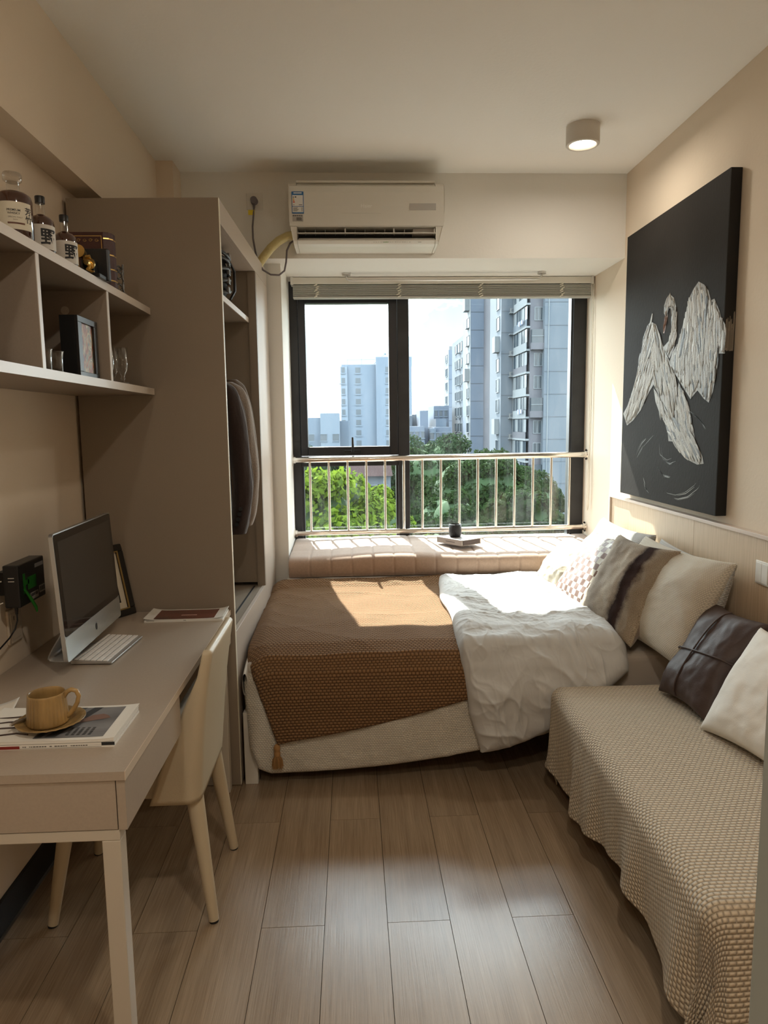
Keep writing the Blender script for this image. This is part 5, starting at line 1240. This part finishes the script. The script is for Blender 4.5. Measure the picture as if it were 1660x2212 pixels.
M_sat = mat('cream_satin', (0.40, 0.355, 0.28), 0.32, sheen=0.1, bump=(9, 0.010, (1, 1, 1)))
def fur_mat():
    m, t, b = newmat('striped_faux_fur'); L = t.links.new; uv = N(t, 'ShaderNodeTexCoord'); s_ = N(t, 'ShaderNodeSeparateXYZ'); L(uv.outputs['UV'], s_.inputs[0])
    n = N(t, 'ShaderNodeTexNoise'); n.inputs['Scale'].default_value = 9; n.inputs['Detail'].default_value = 6; n.inputs['Roughness'].default_value = 0.7; L(uv.outputs['UV'], n.inputs[0])
    a = N(t, 'ShaderNodeMath', operation='MULTIPLY_ADD'); a.inputs[1].default_value = 0.16; L(n.outputs[0], a.inputs[0])
    b0 = N(t, 'ShaderNodeMath', operation='MULTIPLY_ADD'); b0.inputs[1].default_value = 1.9; b0.inputs[2].default_value = -0.08; L(s_.outputs[0], b0.inputs[0]); L(b0.outputs[0], a.inputs[2])
    r = ramp(t, [(0.0, (0.66, 0.58, 0.48)), (0.10, (0.60, 0.53, 0.45)), (0.22, (0.36, 0.31, 0.26)), (0.34, (0.45, 0.39, 0.33)), (0.42, (0.62, 0.55, 0.46)), (0.54, (0.45, 0.37, 0.29)), (0.60, (0.035, 0.018, 0.014)), (0.70, (0.06, 0.032, 0.025)), (0.76, (0.40, 0.32, 0.24)), (0.92, (0.60, 0.50, 0.38))])
    L(a.outputs[0], r.inputs[0]); 
    n2 = N(t, 'ShaderNodeTexNoise'); n2.inputs['Scale'].default_value = 420; n2.inputs['Detail'].default_value = 3; L(uv.outputs['UV'], n2.inputs[0])
    mixn = N(t, 'ShaderNodeMixRGB', blend_type='MULTIPLY'); mixn.inputs[0].default_value = 0.7; r2 = ramp(t, [(0.38, (0.25, 0.21, 0.18)), (0.58, (1, 1, 1))]); L(n2.outputs[0], r2.inputs[0]); L(r.outputs[0], mixn.inputs[1]); L(r2.outputs[0], mixn.inputs[2])
    L(mixn.outputs[0], b.inputs['Base Color']); b.inputs['Roughness'].default_value = 1; b.inputs['Sheen Weight'].default_value = 0.0; b.inputs['Specular IOR Level'].default_value = 0.1
    bn = N(t, 'ShaderNodeBump'); bn.inputs['Distance'].default_value = 0.006; L(n2.outputs[0], bn.inputs['Height']); L(bn.outputs[0], b.inputs['Normal']); return m
def check_mat():
    m, t, b = newmat('woven_check_fabric'); L = t.links.new; uv = N(t, 'ShaderNodeTexCoord'); mpn = N(t, 'ShaderNodeMapping'); mpn.inputs['Scale'].default_value = (1, 1, 1); L(uv.outputs['UV'], mpn.inputs[0])
    c = N(t, 'ShaderNodeTexChecker'); c.inputs['Scale'].default_value = 1/0.032; c.inputs[1].default_value = (0.15, 0.082, 0.060, 1); c.inputs[2].default_value = (0.46, 0.43, 0.36, 1); L(mpn.outputs[0], c.inputs[0])
    L(c.outputs[0], b.inputs['Base Color']); b.inputs['Roughness'].default_value = 0.5
    bn = N(t, 'ShaderNodeBump'); bn.inputs['Distance'].default_value = 0.004; L(c.outputs[1], bn.inputs['Height']); L(bn.outputs[0], b.inputs['Normal']); return m
R_ = math.radians
BZ = 0.545
pillow('bed_pillow', 'white ribbed pillow standing at the window end of the wood panel', (1.27, 3.60, 0.56), R_(2), R_(24), 0.66, 0.44, 0.17, M_rib, 2, wrk=0.008)
pillow('bed_pillow', 'cream waffle pillow hidden behind the big front pillow against the panel', (1.36, 2.90, BZ), R_(0), R_(14), 0.66, 0.42, 0.12, M_rib, 5)
big, bat = pillow('bed_pillow', 'big cream waffle pillow leaning nearest the camera on the bed', (1.24, 2.89, BZ-0.01), R_(6), R_(24), 0.68, 0.47, 0.19, M_cw, 7, wrk=0.008)
pillow('cushion', 'plump cream satin cushion at the far left by the bay seat', (1.06, 3.68, 0.575), R_(12), R_(42), 0.42, 0.34, 0.20, M_sat, 12, wrk=0.012, cat='cushion')
pillow('cushion', 'brown and cream woven check cushion between satin and fur cushions', (1.08, 3.38, 0.575), R_(8), R_(33), 0.44, 0.43, 0.15, check_mat(), 15, wrk=0.006, cat='cushion')
pillow('cushion', 'striped faux fur cushion with taupe back in the middle of the bed pillows', (1.12, 3.05, 0.56), R_(10), R_(29), 0.47, 0.46, 0.16, fur_mat(), 18, wrk=0.010, cat='cushion', back=M_tp)

# ------------------------------------------------------------------ day bed on the right
SZT = 0.425
db = empty('day_bed'); tag(db, 'low day bed along the right wall hidden beneath a beige knitted cover', 'day bed')
M_dbf = mat('dark_bed_base', (0.10, 0.08, 0.065), 0.7)
MB().box((0.86, 1.47, 0.12), (1.495, 2.66, 0.24)).build('base', M_dbf, db)
MB().box((0.84, 1.44, 0.24), (1.498, 2.685, SZT-0.004)).build('mattress', M_sheet, db, bevel=0.03, seg=3)
for x in (0.90, 1.44):
    for y in (1.52, 2.61): MB().box((x-0.03, y-0.03, 0), (x+0.03, y+0.03, 0.12)).build('leg', M_dbf, db)
M_bei = mat_weave('beige_waffle_knit', (0.64, 0.545, 0.415), (0.0170, 0.0120), 0.0060, col2=(0.42, 0.34, 0.24), offset=0.5)
# tablecloth-like cover
na, nb = 250, 330
XA0, XA1 = 1.492, 0.835; A = XA0-XA1; YB0, YB1 = 2.690, 1.425; Bl = YB0-YB1
a_ = np.linspace(0, A+0.40, na)[:, None]*np.ones((1, nb)); b_ = np.ones((na, 1))*np.linspace(-0.33, Bl+0.42, nb)[None, :]
hem = 0.335+0.025*np.sin(b_*5.5)-0.03*np.clip((b_-0.3)/0.5, 0, 1)*np.clip((1.25-b_)/0.4, 0, 1)
da = np.clip(a_-A, 0, None)*(hem/0.40)
dbn = np.clip(b_-Bl, 0, None)*1.0; dbf = np.clip(-b_, 0, None)*1.05
dd = np.where(dbn > 0, dbn, dbf); sg = np.where(dbn > 0, 1.0, -1.0)
r = np.hypot(da, dd); rr_ = np.maximum(r, 1e-6)
rad = 0.045
drop = np.where(r < rad*PI/2, rad*(1-np.cos(r/rad)), rad+(r-rad*PI/2)); outw = np.where(r < rad*PI/2, rad*np.sin(r/rad), rad+0.02*(r-rad*PI/2))
fold = np.clip((drop-0.05)/0.3, 0, 1)
flute = fold*(0.020*np.sin(b_*17+1.2*np.sin(b_*6))+0.010*np.sin(b_*37+1))
x = XA0-np.minimum(a_, A)-outw*da/rr_-flute*(da/rr_)
y = YB0-np.clip(b_, 0, Bl)-sg*outw*dd/rr_-sg*(dd/rr_)*fold*0.015*np.sin(a_*22)
crn = fold*np.clip(np.minimum(da, dd)/0.10, 0, 1)
x = x-crn*0.03*np.sin(np.arctan2(dd, da+1e-6)*6); y = y-sg*crn*0.02*np.cos(np.arctan2(dd, da+1e-6)*6)
x = x+(-0.03)*((2.69-y)/1.27)*np.clip((XA0-x)/0.65, 0, 1)
z = SZT+0.008-drop+0.004*fbm(x, y, 91, 1.3, 2)*(1-fold)
z = z-0.05*0; z = np.maximum(z, 0.006)
G = np.stack([x, y, z], -1); UV = np.stack([a_, b_], -1)
cv = MB().grid(G, UV, flip=False).build('day_bed_cover', M_bei, None, solid=0.005)
tag(cv, 'beige waffle knit cover draped over the day bed at right', 'blanket')

M_lea = mat('dark_brown_leather', (0.055, 0.034, 0.029), 0.55, bump=(160, 0.0005))
M_cc = mat('white_linen', (0.74, 0.71, 0.655), 0.85, bump=(300, 0.0004))
lc, lat = pillow('leather_cushion', 'dark brown leather cushion with strap standing on the day bed', (1.215, 2.46, SZT+0.02), R_(5), R_(33), 0.33, 0.42, 0.15, M_lea, 22, wrk=0.005, cat='cushion')
mb = MB(); mb.tube([lat(u_, -0.02+0.10*u_, 0.003) for u_ in np.linspace(-0.97, 0.97, 30)], 0.0035, 6).tube([lat(-0.10+0.05*v_, v_, 0.003) for v_ in np.linspace(-0.97, 0.97, 30)], 0.0035, 6); mb.build('strap', M_lea, lc)
pillow('linen_cushion', 'large white linen cushion on the day bed at the right edge', (1.235, 2.055, SZT+0.02), R_(11), R_(33), 0.45, 0.41, 0.16, M_cc, 25, wrk=0.005, cat='cushion')

# ------------------------------------------------------------------ outside: ground, buildings, trees
GZ = -14.0
tag(MB().box((-400, 6, GZ-1), (400, 700, GZ)).build('ground', mat('street_ground', (0.062, 0.062, 0.0527), 0.9, noise=(0.05, 0.4))), kind='structure')
M_cA = mat('haze_blue_grey_render', (0.0978, 0.1251, 0.1699), 0.8, noise=(6, 0.05)); M_cB = mat('haze_pale_blue_render', (0.069, 0.0862, 0.1081), 0.8, noise=(6, 0.04))  # blue cast of the facade colours stands in for distance haze
M_cC = mat('sunlit_side_render', (0.1281, 0.1437, 0.1568), 0.8); M_cD = mat('warm_grey_render', (0.0646, 0.0676, 0.0819), 0.8)  # paler wall tone puts sunlight into the left-facing strips; trim shares it
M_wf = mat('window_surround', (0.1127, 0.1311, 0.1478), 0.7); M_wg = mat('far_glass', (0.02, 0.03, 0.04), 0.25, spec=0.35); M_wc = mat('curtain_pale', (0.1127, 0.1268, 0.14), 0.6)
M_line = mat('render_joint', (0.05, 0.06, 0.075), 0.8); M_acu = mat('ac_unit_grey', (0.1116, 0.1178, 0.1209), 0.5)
FH_ = 2.9
def block(par, nm, m, x0, x1, y0, y1, z1, joints=True, z0=GZ):
    o = MB().box((x0, y0, z0), (x1, y1, z1)).build(nm, m, par)
    return o
def joints(par, x0, x1, y, zlist, side=False, y1=None):
    for z in zlist:
        MB().box((x0, y-0.03, z-0.05), (x1, y, z+0.03)).build('joint_line', M_line, par)
def win_front(par, x, y, z, w_, h_, n=2):
    f = MB().box((x-w_/2-0.08, y-0.10, z-0.08), (x+w_/2+0.08, y, z)).box((x-w_/2-0.08, y-0.10, z+h_), (x+w_/2+0.08, y, z+h_+0.08)).box((x-w_/2-0.08, y-0.10, z), (x-w_/2, y, z+h_)).box((x+w_/2, y-0.10, z), (x+w_/2+0.08, y, z+h_)).build('window', M_wf, par)
    MB().box((x-w_/2, y-0.03, z), (x+w_/2, y-0.01, z+h_)).build('pane', M_wg, f)
    if n > 1: MB().box((x-0.04, y-0.06, z), (x+0.04, y-0.02, z+h_)).build('window_bar', M_wf, f)
def win_side(par, x, yc, z, w_, h_):
    """window on a face looking to -x"""
    f = MB().box((x-0.12, yc-w_/2-0.1, z-0.1), (x, yc+w_/2+0.1, z)).box((x-0.12, yc-w_/2-0.1, z+h_), (x, yc+w_/2+0.1, z+h_+0.08)).box((x-0.12, yc-w_/2-0.1, z), (x, yc-w_/2, z+h_)).box((x-0.12, yc+w_/2, z), (x, yc+w_/2+0.1, z+h_)).build('window', M_wf, par)
    MB().box((x-0.05, yc-w_/2, z), (x-0.02, yc+w_/2, z+h_)).build('pane', M_wg, f)
def ac_unit(par, x, y, z):
    o = MB().box((x, y, z), (x+0.85, y+0.35, z+0.58)).build('ac_unit', M_acu, par); MB().cyl((x+0.35, y-0.01, z+0.29), (x+0.35, y, z+0.29), 0.22, n=16).build('fan_grille', M_line, o)
rb = random.Random(5)
zf = lambda k: -12.4+k*2.9
# --- right tower (four stepped wings)
tw = empty('apartment_tower'); tag(tw, 'tall blue-grey apartment tower with balconies filling the right pane', 'building')
ztop = 34
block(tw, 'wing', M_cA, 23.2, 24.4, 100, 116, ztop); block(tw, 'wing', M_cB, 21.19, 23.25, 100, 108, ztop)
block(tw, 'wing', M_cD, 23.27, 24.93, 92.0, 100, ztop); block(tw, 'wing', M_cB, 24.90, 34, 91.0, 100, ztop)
zz = [zf(k) for k in range(0, 16)]
joints(tw, 21.19, 23.25, 100, [z+0.4 for z in zz]); joints(tw, 24.93, 34, 91.0, [z+0.15 for z in zz])
MB().box((25.35, 90.93, GZ), (25.45, 91.0, ztop)).build('pipe', M_cC, tw)
for k, z in enumerate(zz[2:15]):
    win_side(tw, 21.19, 102.0, z+0.95, 1.9, 1.75)                       # column of windows on the lit side
    if k % 4 == 2: MB().box((20.5, 101.0, z+0.7), (21.19, 103.0, z+2.9)).build('window_cage', M_cC, tw)
    # ledge with outdoor unit beside the balconies
    MB().box((22.25, 99.3, z+0.02), (23.25, 100, z+0.14)).build('ledge', M_cC, tw)
    if k % 3 != 1: ac_unit(tw, 22.35, 99.45, z+0.14)
    MB().tube([(22.9, 99.9, z+0.7), (22.8, 99.9, z+1.8), (22.75, 99.9, z+2.6)], 0.035, 5).build('drain_pipe', M_line, tw)
    # balcony bay facing left, between y 92 and 100
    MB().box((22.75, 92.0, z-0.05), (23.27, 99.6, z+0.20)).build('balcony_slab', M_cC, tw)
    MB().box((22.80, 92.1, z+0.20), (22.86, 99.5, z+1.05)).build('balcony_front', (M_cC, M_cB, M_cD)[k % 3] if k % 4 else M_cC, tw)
    for j in range(5):
        y = 92.2+j*1.5
        MB().box((22.90, y, z+1.08), (22.95, y+1.35, z+2.75)).build('balcony_pane', (M_wg, M_wg, M_wc)[(j+k) % 3], tw)
        MB().box((22.84, y+1.35, z+0.2), (22.98, y+1.5, z+2.8)).build('balcony_post', M_wf, tw)
    # windows on the grey face
    if k % 3 == 0: MB().box((23.35, 91.3, z+0.9), (24.90, 92.0, z+2.6)).build('glazed_bay', M_wg, tw); MB().box((23.33, 91.25, z+0.05), (24.90, 92.0, z+0.9)).build('bay_front', M_cD, tw); MB().box((23.33, 91.22, z+1.7), (24.90, 91.3, z+1.78)).build('bay_bar', M_wf, tw)
    else: win_front(tw, 24.35, 92.0, z+0.95, 0.95, 1.55)
    if k in (3, 7): 
        for q in range(6): MB().box((22.55, 93.0+q*0.5, z+0.55+0.1*(q % 2)), (22.58, 93.35+q*0.5, z+1.15)).build('laundry', mat('laundry_cloth', ((0.10, 0.11, 0.16), (0.5, 0.5, 0.5), (0.16, 0.2, 0.4))[q % 3], 0.9), tw)
tw2 = empty('apartment_tower'); tag(tw2, 'tall slate-blue tower wing left of the balcony tower, seen in the right pane', 'building')
block(tw2, 'wing', M_cA, 19.90, 23.4, 118, 126, 36); block(tw2, 'wing', M_cB, 19.95, 21.2, 126, 140, 17.0); block(tw2, 'sunlit_side_strip', M_cC, 19.88, 19.92, 118, 122.5, 36)
joints(tw2, 19.95, 23.4, 118, [z+0.2 for z in zz+[zf(16)]])
for k, z in enumerate([zf(q) for q in range(2, 16)]):
    win_side(tw2, 19.88, 120.1, z+0.8, 2.3, 1.55)
    MB().box((19.4, 119.2, z+0.62), (19.88, 120.8, z+0.72)).build('sill_rack', M_cC, tw2)
    if z < 14:
        for yy in (128, 131, 134.5): win_side(tw2, 19.95, yy, z+0.8, 1.9, 1.5)
        MB().box((19.2, 129.0, z+0.4), (19.95, 130, z+0.55)).build('sill_rack', M_cC, tw2)
    if k in (5, 9, 10): MB().box((19.1, 119.0, z+0.6), (19.88, 121.2, z+2.7)).build('window_cage', M_cC, tw2)
    # dark recess windows between this wing and the balcony tower
    win_front(tw2, 22.55, 112.0, z+0.8, 0.7, 1.6, 1); 
block(tw2, 'recess', M_cD, 22.1, 23.18, 112, 118, 36)
tw3 = empty('apartment_tower'); tag(tw3, 'narrow far tower wing, lowest of the three towers in the right pane', 'building')
block(tw3, 'wing', M_cA, 20.7, 23.2, 150, 158, 16.9); block(tw3, 'sunlit_side_strip', M_cC, 20.66, 20.72, 150, 156, 16.9); MB().box((20.8, 150.2, 16.9), (23.2, 157, 17.7)).build('roof_rail', M_wc, tw3)
joints(tw3, 20.7, 23.2, 150, [z for z in zz if z < 16])
for z in [zf(q) for q in range(2, 10)]: win_side(tw3, 20.66, 153, z+0.8, 2.6, 1.5)

# --- left tower behind the sash
lt = empty('apartment_tower'); tag(lt, 'pale hazy apartment block behind the opening sash at left', 'building')
M_hz = mat('hazy_render', (0.1076, 0.1394, 0.1814), 0.9, noise=(4, 0.04)); M_hw = mat('hazy_window', (0.0558, 0.0714, 0.0878), 0.4); M_hz2 = mat('hazy_pale_render', (0.1281, 0.1627, 0.2061), 0.9)  # haze is mixed into these wall and window colours
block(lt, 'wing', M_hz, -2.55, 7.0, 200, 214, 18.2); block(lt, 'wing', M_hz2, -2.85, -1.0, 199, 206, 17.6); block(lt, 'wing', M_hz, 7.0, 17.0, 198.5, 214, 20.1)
MB().box((-1.0, 200.2, 19.5), (6.9, 200.3, 19.6)).box((-1.0, 200.2, 18.2), (-0.9, 200.3, 19.5)).box((3.0, 200.2, 18.2), (3.1, 200.3, 19.9)).build('roof_rail', M_hz2, lt)
MB().tube([(6.5, 200, 18.3), (9.6, 200, 21.0)], 0.07, 6).cyl((9.5, 200, 21.0), (9.8, 200, 21.2), 0.35, n=12).build('aerial', M_hz2, lt)
for k in range(13):
    z = -14+2.9*k
    if z+2 > 17.5: continue
    for x, w_ in ((-2.1, 0.9), (2.0, 1.4), (10.2, 1.0)):
        yy = 198.95 if x < -1 else (200 if x < 7 else 198.5)
        f = MB().box((x-w_/2, yy-0.06, z+0.9), (x+w_/2, yy, z+2.4)).build('window', M_hw, lt)
        MB().box((x-w_/2-0.15, yy-0.25, z+0.6), (x+w_/2+0.15, yy, z+0.85)).build('sill', M_hz2, lt)
    if k % 2: MB().box((-3.3, 199.5, z+0.7), (-2.85, 200.5, z+0.9)).build('sill_rack', M_hz2, lt)

# --- low blocks at left and in the middle
def low_block(label, vols, wins, m1=M_hz, m2=M_hz2):
    r0 = empty('apartment_building'); tag(r0, label, 'building')
    for i, (x0, x1, y0, z1) in enumerate(vols): block(r0, 'wing', (m1, m2)[i % 2], x0, x1, y0, y0+10, z1)
    for (xa, xb, y, za, zb, nx_, nz_, w_, h_) in wins:
        for i in range(nx_):
            for j in range(nz_):
                x = xa+(xb-xa)*(i/max(1, nx_-1)); z = za+(zb-za)*(j/max(1, nz_-1))
                f = MB().box((x-w_/2-0.12, y-0.12, z-0.14), (x+w_/2+0.12, y, z)).box((x-w_/2-0.12, y-0.12, z+h_), (x+w_/2+0.12, y, z+h_+0.12)).build('window', M_hz2, r0)
                MB().box((x-w_/2, y-0.05, z), (x+w_/2, y-0.01, z+h_)).build('pane', M_hw, f)
    return r0
low_block('low pale blocks at the far left edge of the sash pane', [(-12, -4.6, 152, 3.1), (-6.6, -2.6, 150, 4.0), (-4.6, -0.6, 156, 2.4)], [(-8.6, -3.4, 149.9, -7.6, -1.8, 3, 3, 1.3, 1.4)])
low_block('cluster of low blue blocks behind the tree crowns, left in the right pane', [(10.0, 12.6, 122, 1.1), (11.4, 13.6, 133, 3.3), (12.2, 13.65, 126, 3.9), (9.4, 11.0, 128, 3.0)], [(10.3, 12.3, 121.9, -8.5, -0.9, 3, 4, 0.5, 1.1)], M_cA, M_cB)
low_block('low blue blocks next to the far tower wing, behind the trees', [(14.5, 17.5, 124, 0.9), (15.3, 17.2, 128, 2.4), (15.6, 18.5, 134, 4.9), (13.7, 14.7, 123, 0.7)], [(14.0, 17.1, 122.9, -8.5, -1.2, 4, 4, 0.6, 1.15), (16.0, 17.9, 133.9, 2.9, 3.0, 3, 1, 0.5, 1.1)], M_cA, M_hz)
# house with red-brown roof
hs = empty('house'); tag(hs, 'white house with red-brown tiled roof behind the bright green tree', 'house')
MB().box((0.2, 46, GZ), (2.5, 54, -1.75)).build('wall', mat('house_wall', (0.0893, 0.1056, 0.1302), 0.8), hs)
MB().prism([(45.2, -1.8), (50.0, -0.55), (54.8, -1.8)], 'x', -0.15, 2.6).build('roof', mat('red_brown_tiles', (0.0186, 0.0118, 0.013), 0.9, spec=0.03, bump=(3, 0.05, (9, 1, 1))), hs)
for x in (0.7, 1.4, 2.0): 
    f = MB().box((x-0.35, 45.93, -3.6), (x+0.35, 46, -2.4)).build('window', M_wf, hs); MB().box((x-0.28, 45.9, -3.52), (x+0.28, 45.93, -2.48)).build('pane', M_wg, f)

# --- trees: leaf cards on clustered crowns
def tree_mesh(name, seed, R, H, nl, leaf, col1, col2):
    r = np.random.RandomState(seed)
    # cluster centres over a dome
    nc = 46; ph = r.uniform(0, 2*PI, nc); ct = r.uniform(-0.25, 1, nc); rr = np.sqrt(1-ct**2)
    C = np.stack([rr*np.cos(ph)*R*0.78, rr*np.sin(ph)*R*0.78, ct*H*0.72], 1)*r.uniform(0.75, 1.05, (nc, 1))
    cr_ = r.uniform(0.20, 0.34, nc)*R
    k = r.randint(0, nc, nl); d = r.normal(size=(nl, 3)); d /= np.linalg.norm(d, axis=1)[:, None]
    d[:, 2] = np.abs(d[:, 2])*0.9-0.15*(r.uniform(size=nl) < 0.3)
    P = C[k]+d*cr_[k][:, None]*r.uniform(0.8, 1.08, (nl, 1))
    n = d+0.55*r.normal(size=(nl, 3)); n /= np.linalg.norm(n, axis=1)[:, None]
    a = np.cross(n, r.normal(size=(nl, 3))); a /= np.linalg.norm(a, axis=1)[:, None]; b = np.cross(n, a)
    s = leaf*r.uniform(0.6, 1.3, (nl, 1))
    V = np.stack([P-a*s*0.5, P+b*s*0.32, P+a*s*0.5, P-b*s*0.32], 1).reshape(-1, 3)
    me = bpy.data.meshes.new(name); me.vertices.add(len(V)); me.vertices.foreach_set('co', V.ravel())
    me.loops.add(4*nl); me.loops.foreach_set('vertex_index', np.arange(4*nl)); me.polygons.add(nl); me.polygons.foreach_set('loop_start', np.arange(0, 4*nl, 4)); me.polygons.foreach_set('loop_total', np.full(nl, 4))
    at = me.color_attributes.new('Col', 'FLOAT_COLOR', 'POINT')
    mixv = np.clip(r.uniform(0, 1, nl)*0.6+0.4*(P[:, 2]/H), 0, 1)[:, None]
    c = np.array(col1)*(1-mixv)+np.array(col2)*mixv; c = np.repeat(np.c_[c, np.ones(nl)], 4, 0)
    at.data.foreach_set('color', c.ravel()); me.update(); me.validate(); return me
def leaf_mat(name):
    m, t, b = newmat(name); a = N(t, 'ShaderNodeAttribute'); a.attribute_name = 'Col'; t.links.new(a.outputs['Color'], b.inputs['Base Color']); b.inputs['Roughness'].default_value = 0.9; b.inputs['Specular IOR Level'].default_value = 0.05
    tr = N(t, 'ShaderNodeBsdfTranslucent'); mx_ = N(t, 'ShaderNodeMixShader'); mx_.inputs[0].default_value = 0.42
    t.links.new(a.outputs['Color'], tr.inputs[0]); t.links.new(b.outputs[0], mx_.inputs[1]); t.links.new(tr.outputs[0], mx_.inputs[2])
    t.links.new(mx_.outputs[0], t.nodes['Material Output'].inputs[0]); return m
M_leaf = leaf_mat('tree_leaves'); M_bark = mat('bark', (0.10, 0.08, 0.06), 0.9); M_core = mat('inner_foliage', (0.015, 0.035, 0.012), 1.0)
variants = {}
def tree(x, y, top, R, H, label, kind, seed):
    key = (kind, seed)
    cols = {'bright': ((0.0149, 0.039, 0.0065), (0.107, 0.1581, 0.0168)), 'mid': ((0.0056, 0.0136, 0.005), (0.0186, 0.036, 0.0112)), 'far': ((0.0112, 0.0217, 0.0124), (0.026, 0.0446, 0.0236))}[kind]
    r0 = empty('tree', (x, y, GZ)); tag(r0, label, 'tree')
    zc = top-GZ-H*0.72-R*0.27
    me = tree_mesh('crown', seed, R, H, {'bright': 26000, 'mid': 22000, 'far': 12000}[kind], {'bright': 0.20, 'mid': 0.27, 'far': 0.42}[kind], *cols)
    me.materials.append(M_leaf)
    c = bpy.data.objects.new('crown', me); COL.objects.link(c); c.parent = r0; c.location = (0, 0, zc); c['kind'] = 'stuff'
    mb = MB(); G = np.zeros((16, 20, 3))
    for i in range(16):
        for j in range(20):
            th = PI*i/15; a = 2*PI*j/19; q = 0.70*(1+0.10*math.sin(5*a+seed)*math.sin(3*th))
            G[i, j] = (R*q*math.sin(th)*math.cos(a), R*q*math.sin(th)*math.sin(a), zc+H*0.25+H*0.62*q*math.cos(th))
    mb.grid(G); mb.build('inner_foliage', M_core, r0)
    MB().tube([(0, 0, 0), (0.1, 0, zc*0.5), (0, 0.1, zc+H*0.3)], [0.28, 0.22, 0.15], 8).build('trunk', M_bark, r0)
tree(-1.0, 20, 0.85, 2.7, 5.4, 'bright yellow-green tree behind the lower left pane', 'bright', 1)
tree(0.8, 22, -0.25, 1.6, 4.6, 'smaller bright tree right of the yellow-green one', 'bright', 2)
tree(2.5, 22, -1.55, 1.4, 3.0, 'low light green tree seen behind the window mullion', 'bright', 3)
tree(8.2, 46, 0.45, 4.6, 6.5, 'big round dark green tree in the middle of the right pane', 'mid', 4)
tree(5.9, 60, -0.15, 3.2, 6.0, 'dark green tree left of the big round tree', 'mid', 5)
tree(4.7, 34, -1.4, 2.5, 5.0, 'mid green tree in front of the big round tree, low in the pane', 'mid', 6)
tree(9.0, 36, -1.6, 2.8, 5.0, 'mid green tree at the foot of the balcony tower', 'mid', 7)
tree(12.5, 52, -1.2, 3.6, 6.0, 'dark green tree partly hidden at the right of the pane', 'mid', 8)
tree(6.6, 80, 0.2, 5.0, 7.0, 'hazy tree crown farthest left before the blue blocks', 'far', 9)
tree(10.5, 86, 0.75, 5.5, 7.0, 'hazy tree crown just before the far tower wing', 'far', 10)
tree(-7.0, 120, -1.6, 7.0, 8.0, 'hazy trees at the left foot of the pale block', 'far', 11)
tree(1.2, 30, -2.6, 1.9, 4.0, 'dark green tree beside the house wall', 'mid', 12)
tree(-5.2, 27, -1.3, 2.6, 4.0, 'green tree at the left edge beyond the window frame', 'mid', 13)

# ------------------------------------------------------------------ put each thing's origin at its base
bpy.context.view_layer.update()
def desc(o):
    out_ = []
    for c in o.children: out_.append(c); out_ += desc(c)
    return out_
for o in list(SC.objects):
    if o.parent or o.type not in ('EMPTY', 'MESH') or o.location.length > 1e-6: continue
    ms = [q for q in [o]+desc(o) if q.type == 'MESH']
    if not ms or any(q.location.length > 1e-6 for q in desc(o) if q.type != 'LIGHT'): continue
    lo = np.array([1e9]*3); hi = -lo
    for q in ms:
        co = np.empty(len(q.data.vertices)*3); q.data.vertices.foreach_get('co', co); co = co.reshape(-1, 3)
        lo = np.minimum(lo, co.min(0)); hi = np.maximum(hi, co.max(0))
    base = Vector(((lo[0]+hi[0])/2, (lo[1]+hi[1])/2, lo[2]))
    if len(set(q.data.name for q in ms)) != len(ms): continue
    for q in ms: q.data.transform(Matrix.Translation(-base))
    o.location = base
for o in SC.objects:
    if 'frame' in o.keys(): del o['frame']
